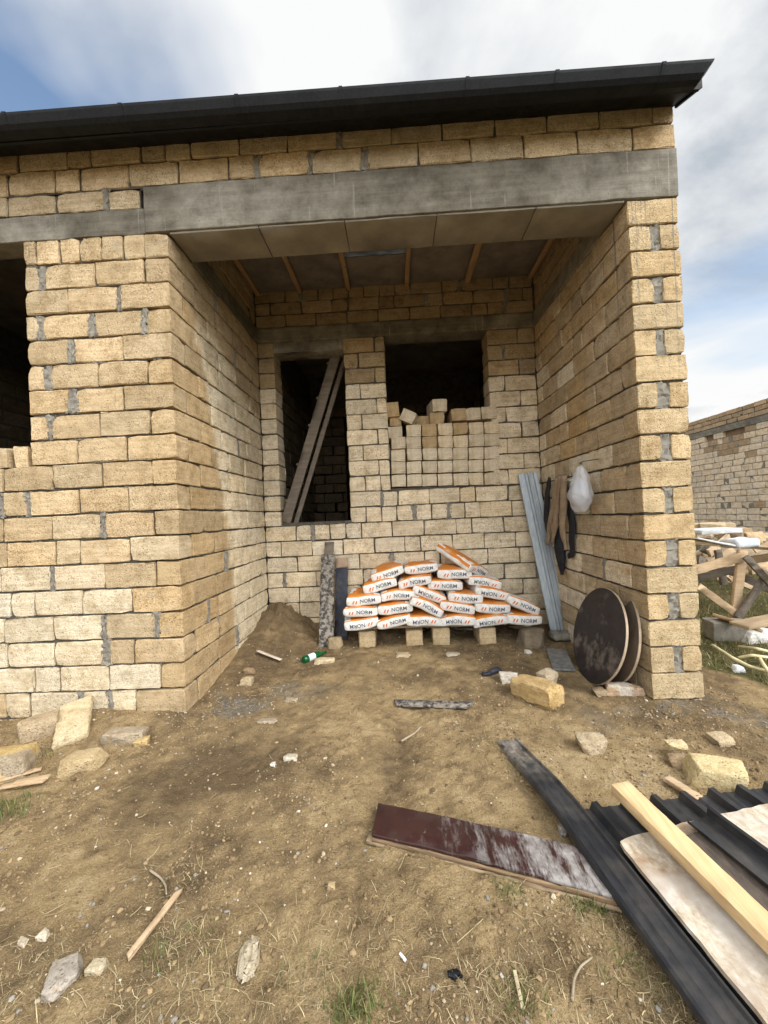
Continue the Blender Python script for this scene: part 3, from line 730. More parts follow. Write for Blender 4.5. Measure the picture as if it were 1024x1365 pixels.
# ------------------------------------------------------------------ cement bags
m, nt, b = mat('white_bag_paper', .72, 0, .3); n = N(nt)
c = n.mix(n.ramp(n.noise(14, 5, .7), [(.46, 0.0), (.70, .75)]), (.70, .685, .65), (.43, .40, .355)); n.link(c, b.inputs['Base Color']); n.bump(b, n.noise(22, 4, .6), .4, .006); MT['paper'] = m
m, nt, b = mat('orange_bag_paper', .72, 0, .3); n = N(nt)
c = n.mix(n.ramp(n.noise(5, 4, .6), [(.56, 0.0), (.66, .7)]), (.58, .20, .03), (.50, .42, .33)); n.link(c, b.inputs['Base Color']); n.bump(b, n.noise(22, 4, .6), .4, .006); MT['orange'] = m
MT['ink'] = mat('navy_print', .7)[0]; MT['ink'].node_tree.nodes['Principled BSDF'].inputs['Base Color'].default_value = (.085, .09, .12, 1)
MT['ink_o'] = mat('orange_print', .7)[0]; MT['ink_o'].node_tree.nodes['Principled BSDF'].inputs['Base Color'].default_value = (.60, .13, .03, 1)
def text_geo(body, size):
    cu = bpy.data.curves.new('word', 'FONT'); cu.body = body; cu.size = size; cu.align_x = 'CENTER'; cu.align_y = 'CENTER'; cu.resolution_u = 2; cu.offset = size*.012
    o = bpy.data.objects.new('word', cu); C.objects.link(o); dg = bpy.context.evaluated_depsgraph_get(); e = o.evaluated_get(dg)
    t = e.to_mesh(); v = np.array([p.co[:] for p in t.vertices]); f = [tuple(p.vertices) for p in t.polygons]; e.to_mesh_clear()
    bpy.data.objects.remove(o); bpy.data.curves.remove(cu); return v, f
TV, TF = text_geo('NORM', .061)
BW, BL, BT = .376, .58, .116
def bag_shape(v, sd, bend):
    x, y, z = v[:, 0].copy(), v[:, 1].copy(), v[:, 2].copy(); o = v.copy()
    u = 2*x/BW; w = 2*z/BT; q = 2*y/BL
    o[:, 1] += np.sign(y)*.012*(np.abs(q) > .85)*(1-u*u)*(1-w*w)
    o[:, 2] += .010*w*(1-q**4)*(1-u**4)-.012*w*np.abs(u)**3
    o[:, 0] += .008*u*(1-w*w)
    o[:, 2] += bend*(u*u-.4)+.006*noise3(np.column_stack([x*6, y*5, z*0])+sd*3.7, 300+sd)
    nz = np.stack([noise3(v*11+sd, 310+sd+i) for i in range(3)], 1)
    nz2 = np.stack([noise3(v*4.3+sd*2.1, 320+sd+i) for i in range(3)], 1)
    return o+nz*.007+nz2*np.array([.006, .006, .015])
def bag_proto(sd, bend, flip, top_orange=True):
    v, f = roundbox((BW, BL, BT), (14, 16, 8), .015, 0, 0); mb = MB(); vs = bag_shape(v, sd, bend)
    mi = []
    for q in f:
        c = v[list(q)].mean(0)
        side = abs(c[0]) > BW*.47; front = c[1] < -BL*.46
        if front: k = 1 if (c[2] > BT*.36) else 0
        elif c[2] > BT*.40: k = 1 if abs(c[0]+.04*math.sin(c[1]*9+sd)) < BW*.42 and top_orange else 0
        elif side: k = 1 if (c[2] > 0.005) and sd % 2 else 0
        else: k = 0
        mi.append(k)
    mb.add(vs+np.array([0, 0, 0]), f, 0); mb.m = mi
    o = link_mesh('cement_bag', mb.mesh('cement_bag', [MT['paper'], MT['orange']]))
    mt = MB(); s = -1 if flip else 1
    tv = np.column_stack([TV[:, 0]*s*.95+.042*s, np.full(len(TV), -BL/2), TV[:, 1]*s-.008])
    sh = bag_shape(tv, sd, bend); sh[:, 1] -= .0035; mt.add(sh, TF, 0)
    for dx in (-.118, -.088):                                       # two slanted strokes of the emblem
        qv = np.array([(dx-.010, -.018), (dx+.004, -.018), (dx+.018, .018), (dx+.004, .018)])
        tv = np.column_stack([qv[:, 0]*s, np.full(4, -BL/2), qv[:, 1]*s-.008]); sh = bag_shape(tv, sd, bend); sh[:, 1] -= .0035; ms = MB(); ms.add(sh, [(0, 1, 2, 3)], 0); link_mesh('printed_stroke', ms.mesh('printed_stroke', [MT['ink_o']], smooth=False), o)
    w = link_mesh('printed_word', mt.mesh('printed_word', [MT['ink']], smooth=False), o)
    return o
BPROT = {}
used_proto = set()
def cement_bag(zx, zy, deg, label, flip=False, sd=0, Y=4.30, bend=0.0, rot=None, yaw=0.0, pitch=0.0, top_orange=True, grp=True):
    key = (flip, sd, round(bend, 3), top_orange)
    if key not in BPROT: BPROT[key] = bag_proto(sd, bend, flip, top_orange)
    src = BPROT[key]
    if key in used_proto:
        o = src.copy(); C.objects.link(o)
        for ch in src.children: c_ = ch.copy(); c_.parent = o; C.objects.link(c_)
    else: o = src; used_proto.add(key)
    p = onY(450+zx*.2734, 720+zy*.2734, Y)
    e = Euler(rot) if rot else Euler((pitch, -rad(deg)-_r*-1*0, yaw))
    o.rotation_euler = e
    R_ = np.array(e.to_matrix()); o.location = p+R_@np.array([0, BL/2, 0])
    return put_props(o, label, 'cement bag', 'cement bags piled against the porch wall')
RC = np.random.default_rng(3)
bags = [  # zx, zy, tilt, flip, depth, bend, label
 (115, 409, 7, 1, 4.28, .006, 'cement bag with upside-down print at the left end of the bottom layer'),
 (277, 403, 15, 0, 4.27, 0, 'cement bag tilted up to the right, second in the bottom layer'),
 (423, 397, -3, 1, 4.29, -.010, 'sagging cement bag with upside-down print, third in the bottom layer'),
 (588, 396, 3, 1, 4.28, 0, 'flat cement bag with upside-down print, fourth in the bottom layer'),
 (750, 398, 8, 1, 4.28, -.012, 'bent cement bag with upside-down print, fifth in the bottom layer'),
 (912, 387, -3, 0, 4.28, .004, 'cement bag at the right end of the bottom layer beside the stone lump'),
 (112, 354, 3, 0, 4.29, 0, 'cement bag at the left end of the second layer'),
 (281, 337, 4, 0, 4.30, .004, 'cement bag in the second layer above the up-tilted bag'),
 (437, 327, -25, 0, 4.25, 0, 'cement bag slanting steeply down to the right in the middle of the pile'),
 (588, 332, -10, 0, 4.31, 0, 'cement bag in the second layer right of the steeply slanting one'),
 (757, 331, -3, 0, 4.30, .004, 'level cement bag, second from the right in the second layer'),
 (910, 322, -22, 0, 4.29, 0, 'dusty cement bag sliding down at the right end of the second layer'),
 (127, 296, 3, 0, 4.32, .004, 'cement bag at the left end of the third layer'),
 (295, 272, 4, 0, 4.33, 0, 'cement bag in the third layer left of the small slanting bag'),
 (449, 268, -22, 1, 4.36, 0, 'half hidden cement bag slanting above the steep middle bag'),
 (624, 281, -4, 0, 4.34, .004, 'cement bag in the third layer just right of the pile middle'),
 (757, 264, -10, 1, 4.34, 0, 'cement bag with upside-down print at the right end of the third layer'),
 (206, 224, 12, 0, 4.37, 0, 'cement bag at the left end of the fourth layer'),
 (376, 206, 12, 0, 4.38, .004, 'cement bag in the middle of the fourth layer under the orange topped one'),
 (527, 222, -2, 0, 4.38, 0, 'level cement bag at the right of the fourth layer'),
 (241, 165, 17, 0, 4.42, 0, 'topmost cement bag on the left of the pile, tilted up to the right'),
 (410, 142, 8, 0, 4.43, .006, 'topmost cement bag in the pile middle with a broad orange top'),
 (572, 167, -3, 0, 4.42, 0, 'top layer cement bag right in front of the toppled orange bag'),
 (722, 209, -10, 1, 4.40, .006, 'mostly white dusty cement bag below the toppled orange bag')]
for i, (zx, zy, dg, fl, Y_, bd, lb) in enumerate(bags):
    cement_bag(zx, zy, dg-2.3, lb, bool(fl), (i*7 % 5), Y_, bd, yaw=RC.normal(0, .04), pitch=RC.normal(-.02, .02), top_orange=(i not in (23, 11)))
o = cement_bag(690, 152, 0, 'toppled cement bag lying slanted on its orange side at the top of the pile', False, 1, 4.50, 0.0, rot=(.42, .34, .78))

def block_thing(name, px, py, dims, rotz, tone, label, cat, seed, tilt=(0, 0), chip=.5, jit=.004, dz=0.0, Y=None, wetk=0, group=None, r=.015):
    me_ = block_mesh(name, dims, tone, np.random.default_rng(seed), chip, (7, 6, 5), jit, r, wetk)
    o = link_mesh(name, me_); p = spot(px, py, dz) if Y is None else onY(px, py, Y)
    o.location = p; o.rotation_euler = (tilt[0], tilt[1], rotz)
    return put_props(o, label, cat, group)
for i, (px, nm) in enumerate(((489.5, 'leftmost'), (552.5, 'second from left'), (588.5, 'third from left'), (650.5, 'rightmost'))):
    p = onY(px, 848, 4.36); mm = block_mesh('support_block', (.19, .36, .19), (.47, .36, .215), np.random.default_rng(40+i)); o = link_mesh('support_block', mm)
    o.location = (p[0], 4.54, gh(p[0], 4.5)-.015); put_props(o, f'limestone block end under the cement bag pile, {nm} of four', 'block', 'blocks carrying the bag pile')
mb = MB(); R4 = np.random.default_rng(9)
zb_ = .19
board(mb, (-.46, 4.50, zb_), (1.10, 4.50, zb_+.0), .16, .022, (0, 1, 0), rng=R4); board(mb, (-.46, 4.74, zb_), (1.10, 4.74, zb_), .16, .022, (0, 1, 0), rng=R4)
mb.top('pallet_board', [MT['oldwood_x']], 'weathered planks laid across the blocks beneath the cement bags', 'plank')

# ------------------------------------------------------------------ stones
def rock(name, p, size, seed, tone, label, cat='stone', rotz=0.0, rough=.22, cuts=5, sink=.22, tilt=(0, 0), group=None, tone2=None):
    """angular broken stone: the hull of a few corner points, its faces roughened and its arrises worn"""
    rng = np.random.default_rng(seed); bm = bmesh.new()
    base = np.array(np.meshgrid([-1, 1], [-1, 1], [-1, 1])).T.reshape(-1, 3)*.82
    pts = np.concatenate([base*rng.uniform(.55, 1.12, (8, 3)), norm3(rng.normal(0, 1, (5, 3)))*rng.uniform(.85, 1.05, (5, 1))])
    for q in pts: bm.verts.new(q)
    r_ = bmesh.ops.convex_hull(bm, input=bm.verts); bmesh.ops.delete(bm, geom=[g for g in r_['geom_interior'] if isinstance(g, bmesh.types.BMVert)], context='VERTS')
    bmesh.ops.dissolve_limit(bm, angle_limit=rad(9), verts=bm.verts, edges=bm.edges)
    bmesh.ops.bevel(bm, geom=list(bm.edges), offset=.07, segments=2, profile=.6, affect='EDGES', clamp_overlap=True)
    bmesh.ops.triangulate(bm, faces=bm.faces)
    for _ in range(3):
        long_ = [e for e in bm.edges if e.calc_length() > .16]
        if not long_: break
        bmesh.ops.subdivide_edges(bm, edges=long_, cuts=1); bmesh.ops.triangulate(bm, faces=bm.faces)
    bmesh.ops.recalc_face_normals(bm, faces=bm.faces)
    v = np.array([q.co[:] for q in bm.verts]); f = [tuple(x.index for x in q.verts) for q in bm.faces]; bm.free()
    v = v*(1+.05*noise3(v*2.3+seed, seed)[:, None]+.03*noise3(v*6+seed, seed+1)[:, None]+.018*noise3(v*15, seed+2)[:, None])
    v = v/np.abs(v).max(0)*np.array(size)/2
    v = v@rot3(tilt[0], tilt[1], rotz+rng.uniform(-.15, .15)).T; v[:, 2] -= v[:, 2].min()+sink*size[2]
    c = np.broadcast_to(jitcol(tone, rng, .04), v.shape).copy()
    if tone2 is not None: w = sstep(-.05, .15, noise3(v*7, seed+4))[:, None]; c = c*(1-w)+np.array(tone2)*w
    mb = MB(); mb.add(v, f, 0, c); me_ = mb.mesh(name, [MT['stone']], sharp=34)
    o = link_mesh(name, me_); o.location = p; return put_props(o, label, cat, group)
def norm3(a): return a/np.linalg.norm(a, axis=1)[:, None]
YEL = (.50, .36, .16); GRY = (.33, .30, .255); BRN = (.30, .22, .135); LIM = (.50, .43, .32)
block_thing('limestone_block', 716, 934, (.20, .36, .15), .62, (.42, .295, .135), 'long yellow limestone block lying alone in the soil before the porch', 'block', 61, (-.05, .05), .8, .006, -.02, wetk=.2, r=.03)
rock('stone', spot(677, 908), (.15, .12, .11), 62, (.52, .48, .42), 'whitish stone left of the long yellow block')
rock('stone', spot(729, 908), (.19, .14, .15), 63, (.42, .35, .25), 'brownish broken stone behind the long yellow block', rotz=.3)
rock('stone', spot(831, 924), (.29, .13, .12), 64, (.46, .42, .36), 'long whitish stone lying under the round boards near the brick pier'.replace('brick', 'block'), tone2=(.42, .30, .2))
rock('stone', spot(788, 998), (.17, .14, .12), 65, (.40, .33, .23), 'round tan stone half sunk in the bare soil', sink=.25)
rock('limestone_block', spot(956, 1042), (.30, .22, .16), 66, (.58, .46, .25), 'large yellow broken block behind the black metal sheets', 'block', rotz=-.25, rough=.12, cuts=6)
rock('stone', spot(903, 1008), (.13, .09, .05), 67, (.58, .47, .28), 'flat yellow chip resting on a brown stone near the large yellow block', sink=-.9)
rock('stone', spot(906, 1018), (.15, .11, .06), 68, BRN, 'flat brown stone under a yellow chip')
rock('stone', spot(963, 990), (.13, .10, .06), 69, (.42, .34, .22), 'small tan stone at the edge of the grass right of the pier')
rock('stone', spot(711, 860), (.34, .25, .24), 70, (.20, .16, .115), 'dark brown stone lump beside the right end of the bag pile')
rock('stone', spot(704, 871), (.09, .06, .05), 71, (.62, .60, .56), 'small white chip below the right end of the bag pile')
rock('stone', spot(84, 1310), (.105, .12, .07), 72, (.33, .29, .24), 'flat grey brown stone near the bottom left corner', rotz=.5, rough=.1)
rock('stone', spot(58, 1250), (.045, .035, .03), 73, (.55, .49, .38), 'small pale stone above the flat grey brown one')
rock('stone', spot(130, 1292), (.065, .045, .035), 74, (.46, .39, .27), 'pale crumbly stone right of the flat grey brown one')
rock('stone', spot(30, 1258), (.04, .025, .02), 75, LIM, 'tiny pale chip at the far left of the foreground')
block_thing('stone_slab', 333, 1284, (.062, .125, .035), .14, (.42, .36, .26), 'small weathered slab with a ragged upper end lying in dry straw', 'stone', 76, (.05, -.06), .9, .004, -.008, r=.008)
rock('stone', spot(12, 1030), (.27, .30, .22), 77, (.50, .37, .17), 'big yellow boulder cut off by the left edge', rotz=.4, tone2=(.34, .28, .2))
rock('stone', spot(56, 978), (.26, .18, .20), 78, (.38, .30, .20), 'brown stone against the wall behind the leaning slab', rotz=.5)
rock('stone', spot(110, 1024), (.27, .15, .12), 79, (.46, .36, .21), 'long tan stone lying in front of the leaning slab', rotz=.45)
rock('stone', spot(168, 985), (.30, .14, .12), 80, (.32, .26, .18), 'brown stone half buried at the foot of the front wall', rotz=.15, sink=.35)
rock('stone', spot(190, 992), (.10, .08, .06), 81, (.46, .34, .16), 'small yellow stone right of the half buried brown one')
rock('stone', spot(331, 911), (.13, .09, .08), 82, (.42, .34, .22), 'tan stone on the soil heap beside the porch side wall')
rock('stone', spot(333, 897), (.12, .08, .06), 83, BRN, 'brown stone just behind the tan one beside the porch side wall')
rock('stone', spot(433, 884), (.22, .10, .07), 84, (.48, .40, .27), 'pale stone under the neck of the green bottle')
rock('stone', spot(446, 862), (.20, .12, .16), 85, (.33, .26, .16), 'earthy brown lump at the foot of the dark panel')
rock('stone', spot(388, 937), (.11, .07, .04), 86, (.38, .31, .21), 'flat tan fragment in front of the soil heap')
rock('stone', spot(537, 874), (.17, .12, .035), 87, (.42, .34, .22), 'flat tan tile shard in the soil before the bag pile')
rock('stone', spot(603, 873), (.16, .09, .03), 88, (.40, .35, .27), 'flat pale shard right of the tan tile shard')
rock('stone', spot(388, 1012), (.09, .05, .035), 89, (.50, .45, .36), 'pale chip in the middle of the open soil, left of the dark track')
rock('stone', spot(364, 1017+3), (.035, .03, .02), 90, (.68, .65, .58), 'tiny white pebble left of the pale chip on the open soil')
rock('stone', spot(357, 962), (.16, .06, .02), 91, (.36, .31, .24), 'thin grey flake lying flat in front of the porch')
rock('stone', spot(751, 1112), (.05, .05, .06), 92, (.30, .28, .25), 'grey stone wedged under the long black metal strip')
rock('stone', spot(442, 1183), (.035, .03, .025), 93, (.40, .30, .17), 'brown pebble on the open soil below the maroon plank')
rock('stone', spot(800, 925), (.14, .10, .05), 94, (.26, .20, .13), 'muddy stone at the foot of the round boards')
# slab leaning against the front wall
p0 = spot(94, 992); p1 = onY(103, 936, YF-.035)
mb = MB(); board(mb, p0+np.array([0, .0, .012]), p1, .20, .045, (1, 0, .0), (10, 8, 3), .005, .0018, 0, (.50, .41, .26), np.random.default_rng(4))
mb.top('stone_slab', [MT['stone']], 'pale sawn limestone slab leaning against the foot of the front wall', 'slab')

# ------------------------------------------------------------------ boards, sheets and scrap in front, on the right
R5 = np.random.default_rng(12)
# maroon laminated plank
m, nt, b = mat('maroon_laminate', .38, 0, .4); n = N(nt)
x, y, z = n.sep()
k = n.math('MULTIPLY_ADD', x, 1.5); nt.nodes[-1].inputs[2].default_value = .05
k = n.math('MINIMUM', n.math('MAXIMUM', k, 0.0), .85)
sm = n.ramp(n.math('ADD', n.noise(7, 6, .8, n.mapping((2.6, .6, 1))), n.math('MULTIPLY', k, .22)), [(.60, 0.0), (.73, .85)])
c = n.ramp(n.noise(6, 4), [(.3, (.026, .011, .010)), (.7, (.050, .019, .016))])
c = n.mix(n.ramp(n.noise(40, 5, .8), [(.62, 0.0), (.70, .5)]), c, (.30, .25, .2))
c = n.mix(n.math('MULTIPLY', sm, k), c, n.ramp(n.noise(30, 4), [(.3, (.20, .18, .17)), (.7, (.44, .42, .40))])); n.link(c, b.inputs['Base Color'])
n.link(n.ramp(sm, [(0.0, .35), (.6, .85)]), b.inputs['Roughness']); n.bump(b, n.noise(35, 5), .2, .003); MT['maroon'] = m
MT['ply_edge'] = simple('plywood_edge', (.14, .085, .045), (.34, .235, .135), 9, .85, 0, .5, 30, .003, stretch=(.6, 1, 14), c3=(.09, .07, .055))
pa, pb = spot(500, 1092, .045), spot(825, 1170, .06)
th = empty('maroon_plank', (pa+pb)/2-np.array([0, 0, .05]), 'long maroon coated plywood plank smeared with grey cement lying on the soil', 'plank')
wd = spot(514, 1070)-spot(488, 1112)
mb = MB(); board(mb, pa, pb, .195, .014, wd, (24, 5, 2), .003, .0009, rng=R5, bend=.008, cut=0.25); mb.part('laminated_face', [MT['maroon']], th)
mb = MB(); board(mb, pa-np.array([0, 0, .017]), pb-np.array([0, 0, .017]), .203, .018, wd, (24, 5, 2), .004, .0015, rng=R5, bend=.006, cut=.25); mb.part('plywood_backing', [MT['ply_edge']], th)
wv = norm(wd)
mb = MB(); board(mb, pa-np.array([0, 0, .036])-wv*.075, pb-np.array([0, 0, .036])-wv*.075, .05, .018, wd, (24, 3, 2), .004, .0015, rng=R5, bend=.004); mb.part('edge_batten', [MT['oldwood_x']], th)

# corrugated black sheet on the ground
def trap(width, pitch=.152, rib=.05, hgt=.032, start=0.03):
    pr = [(0, 0)]; u = start
    while u+rib < width:
        pr += [(u, 0), (u+.012, hgt), (u+rib-.012, hgt), (u+rib, 0)]
        mid = u+rib+(pitch-rib)/2
        if mid+.01 < width: pr += [(mid-.012, 0), (mid-.006, .003), (mid+.006, .003), (mid+.012, 0)]
        u += pitch
    pr.append((width, 0)); return pr
sa, sb = spot(778, 1079, .045), spot(1004, 1052, .045)
rgt = norm(sb-sa); wid = 1.28
fwd = norm(np.array([rgt[1], -rgt[0], 0.0]))
mb = MB(); sweep(mb, trap(wid), [sa+fwd*.0, sa+fwd*.2, sa+fwd*.45-np.array([0, 0, .03]), sa+fwd*.8-np.array([0, 0, .04]), sa+fwd*1.5-np.array([0, 0, .045])], rgt, .0015)
mb.top('corrugated_sheet', [MT['steel_black']], 'black trapezoid ribbed metal sheet lying under the pale board', 'metal sheet', smooth=True, sharp=30)
# long black strip with a crusted, bent up far end
cl = [spot(676, 985, .012), spot(697, 1010, .035), spot(724, 1037, .06), spot(757, 1076, .08)]; ne_ = spot(975, 1365, .095); cl += [cl[-1]+(ne_-cl[-1])*t for t in (.25, .5, .75, 1)]
cl.append(cl[-1]+(cl[-1]-cl[-2])*1.3)
ks = np.linspace(0, len(cl)-1, 34); cl = np.array([np.interp(ks, range(len(cl)), [p[i] for p in cl]) for i in range(3)]).T
for _ in range(3): cl[1:-1] = (cl[:-2]+2*cl[1:-1]+cl[2:])/4
sw = .112
pr = [(-sw/2-.012, -.022), (-sw/2-.006, -.002), (-sw/2+.004, .003), (-sw/2+.015, .0), (-.022, 0), (-.016, .003), (-.010, 0), (.018, 0), (.024, .003), (.030, 0), (sw/2-.008, 0), (sw/2-.002, .010), (sw/2+.006, .010), (sw/2+.012, -.035)]
mb = MB(); sweep(mb, pr, cl, (1, .12, 0), .002)
v_ = mb.v[0]; tipw = np.clip((v_[:, 1]-1.95)/.5, 0, 1); v_[:, 2] += .010*noise3(v_*9, 401)*tipw
mb.top('metal_strip', [MT['steel_tip']], 'long black metal edging strip with its cement crusted far end bent upward', 'metal strip', sharp=35)
# pale stained board
m, nt, b = mat('stained_pale_board', .8, 0, .2); n = N(nt)
fl = n.noise(34, 5, .75, n.mapping((1, .5, 1), (0, 0, 0), (0, 0, .5)))
c = n.ramp(fl, [(.3, (.30, .22, .14)), (.5, (.50, .43, .33)), (.72, (.68, .63, .55))])
c = n.mix(n.ramp(n.noise(5, 6, .75), [(.48, 0.0), (.60, .7)]), c, (.27, .165, .09))
c = n.mix(n.ramp(n.noise(2.6, 4, .6), [(.50, 0.0), (.66, .8)]), c, (.60, .575, .53)); n.link(c, b.inputs['Base Color']); n.bump(b, fl, .3, .003); MT['osb'] = m
e1, e2, e3 = spot(822, 1119, .115), spot(1005, 1075, .115), spot(1026, 1368, .12)
ex = norm(e2-e1); ey = norm(e3-e1); W_ = .95; L_ = 1.25
mb = MB(); gi, fs = gridbox(24, 30, 2)
uu = gi[:, 0]/24; vv = gi[:, 1]/30
v = e1+np.outer(uu*W_, ex)+np.outer(vv*L_, ey)+np.outer((gi[:, 2]/2-1)*.016, [0, 0, 1])
edge = (gi[:, 1] == 0)*.004*noise2(uu*30, uu*0, 3); v += np.outer(edge, ey)
edge = (gi[:, 0] == 0)*.0022*noise2(vv*60, vv*0, 4); v += np.outer(edge, ex)
cornr = np.exp(-((uu*W_/.035)**2+(vv*L_/.03)**2)); v += np.outer(cornr*.007, ex+ey)
v[:, 2] += .0025*noise2(uu*3, vv*3, 6)
mb.add(v, fs)
mb.top('pale_board', [MT['osb']], 'large pale stained chipboard lying on the black metal sheets', 'board', sharp=50)
# dark board, timber, trim on top of it
e4, e5 = spot(893, 1098, .112), spot(1015, 1218, .112)
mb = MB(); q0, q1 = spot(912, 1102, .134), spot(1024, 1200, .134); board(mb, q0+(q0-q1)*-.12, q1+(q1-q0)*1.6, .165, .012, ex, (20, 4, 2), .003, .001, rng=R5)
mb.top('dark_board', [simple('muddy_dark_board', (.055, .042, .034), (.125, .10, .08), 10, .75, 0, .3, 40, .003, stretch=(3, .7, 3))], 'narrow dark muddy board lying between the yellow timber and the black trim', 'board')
t0, t1 = spot(826, 1049, .18), spot(1024, 1243, .18)
mb = MB(); board(mb, t0, t1+(t1-t0)*.8, .088, .045, ex, (40, 3, 3), .003, .0006, rng=R5)
mb.top('timber_beam', [MT['pine']], 'fresh yellow pine timber lying lengthwise over the pale board', 'timber')
g0, g1 = spot(917, 1097, .146), spot(1024, 1183, .146)
gd = norm(g1-g0)
mb = MB(); sweep(mb, [(-.004, .016), (0, .001), (.03, 0), (.095, 0), (.102, .004), (.110, .045), (.106, .050), (.098, .044)], [g0, g0+gd*.5, g0+gd*1.5], ex, .002)
mb.top('metal_trim', [MT['gutter_loose']], 'short black angled metal trim lying on the right side of the pale board', 'metal trim', sharp=35)
def stick(name, a, b, w, t, material, label, cat, seed=1, bend=0.0, wdir=(1, 0, 0), cut=0):
    mb = MB(); board(mb, a, b, w, t, wdir, (14, 3, 3), min(w, t)*.2, min(w, t)*.05, rng=np.random.default_rng(seed), bend=bend, cut=cut)
    return mb.top(name, [material], label, cat)
stick('wood_offcut', spot(888, 1037, .03), spot(934, 1066, .03), .05, .02, MT['tanwood'], 'short pale batten poking out from behind the ribbed sheet', 'wood', 3, wdir=(.5, .8, 0))
stick('wood_splinter', spot(170, 1277, .012), spot(239, 1188, .012), .022, .014, MT['tanwood'], 'long splintered wooden stake lying in the left foreground', 'wood', 4, cut=.6)
stick('wood_lath', spot(343, 857, .04), spot(375, 878, .04), .05, .012, simple('pale_pink_lath', (.46, .38, .30), (.60, .52, .43), 9, .8), 'short pale lath dropped on the soil heap', 'wood', 5, wdir=(.4, -.8, 0))
for i, (a, b) in enumerate((((0, 1040), (56, 1024)), ((2, 1049), (60, 1040)), ((20, 1043), (66, 1034)))):
    stick('wood_strip', spot(*a, .02+.012*i), spot(*b, .02+.012*i), .035, .012, MT['tanwood'], ['thin wooden strip furthest back by the yellow boulder', 'thin wooden strip nearest the viewer by the yellow boulder', 'thin wooden strip lying between two others by the boulder'][i], 'wood', 6+i, wdir=(0, 1, 0))
stick('straw_stalk', spot(686, 1294, .01), spot(697, 1345, .01), .011, .006, simple('dry_stalk', (.42, .36, .22), (.58, .50, .33), 9), 'thick pale dry stalk lying in the centre foreground', 'stalk', 9)
stick('cigarette_butt', spot(533, 1271, .006), spot(541, 1281, .006), .008, .008, simple('white_paper', (.7, .69, .66), (.8, .79, .76), 30), 'tiny white cigarette end on the soil in the centre foreground', 'litter', 10)
def twig(pts, r, label, tone, h=.012):
    P = [spot(x, y, h) for x, y in pts]; ks = np.linspace(0, len(P)-1, 22); P = np.array([np.interp(ks, range(len(P)), [p[i] for p in P]) for i in range(3)]).T
    for _ in range(4): P[1:-1] = (P[:-2]+2*P[1:-1]+P[2:])/4
    mb = MB(); tube(mb, P, np.linspace(r, r*.5, 22), 7); mb.top('twig', [tone], label, 'twig')
TW = simple('grey_twig', (.24, .19, .13), (.38, .32, .23), 20)
twig([(535, 988), (552, 978), (562, 968)], .008, 'pale bent twig sticking out of the soil behind the maroon plank', TW, .03)
twig([(763, 1334), (765, 1305), (774, 1288), (790, 1276)], .005, 'curved pale twig near the bottom edge beside the black strip', TW)
twig([(200, 1160), (214, 1170), (221, 1180), (222, 1192)], .005, 'hooked grey root on the soil above the wooden stake', TW)
mb = MB(); R6 = np.random.default_rng(8)
v, f = roundbox((.062, .026, .012), (8, 4, 3), .006, .002, .5, R6); v[:, 2] += .006*np.sin(v[:, 0]*80); mb.add(v+spot(605, 1299, .008), f)
mb.top('plastic_scrap', [MT['gutter']], 'small crumpled scrap of black plastic in the centre foreground', 'litter')
# flat dark strip and rag in the middle
stick('dark_board', spot(527, 937, .012), spot(628, 940, .014), .085, .016, MT['roughboard'], 'short flat dark crusted board lying in the soil before the porch', 'board', 11, wdir=(0, 1, 0), cut=.5)
mb = MB(); v, f = roundbox((.20, .07, .03), (12, 6, 4), .012, .003, 0, R6); v[:, 2] += .02*noise2(v[:, 0]*18, v[:, 1]*18, 9); v[:, 1] += .03*np.sin(v[:, 0]*22); mb.add(v+spot(656, 896, .015), f)
mb.top('black_rag', [MT['navy']], 'crumpled black plastic rag beside the whitish stone', 'rag')

# ------------------------------------------------------------------ leaning things along the porch back wall
a, b = spot(435, 862), onY(437.5, 723, YB-.03)
th = empty('rough_board', a, 'tall cement crusted grey board leaning on the back wall left of the bags', 'board')
k = .87; mb = MB(); board(mb, a, a+(b-a)*k, .165, .03, (1, 0, 0), (26, 6, 3), .004, .003, rng=R5); mb.part('crusted_board', [MT['roughboard']], th)
mb = MB(); board(mb, a+(b-a)*(k-.14)+np.array([0, .033, 0]), b+np.array([0.01, .028, 0]), .115, .022, (1, 0, 0), (10, 4, 3), .003, .001, rng=R5); mb.part('bare_wood_end', [MT['oldwood']], th)
a, b = spot(454.5, 853), onY(456, 744, YB-.03)
th = empty('leaning_board', a, 'dark navy board with a bare brown top leaning between crusted board and bags', 'panel')
mb = MB(); board(mb, a, a+(b-a)*.87, .155, .018, (1, 0, 0), (16, 5, 2), .002, .0008, rng=R5); mb.part('coated_face', [MT['navy']], th)
mb = MB(); board(mb, a+(b-a)*.872, b, .153, .017, (1, 0, 0), (6, 5, 2), .002, .0008, rng=R5); mb.part('bare_wood_end', [simple('pinkish_brown_wood', (.27, .185, .125), (.36, .26, .185), 8)], th)
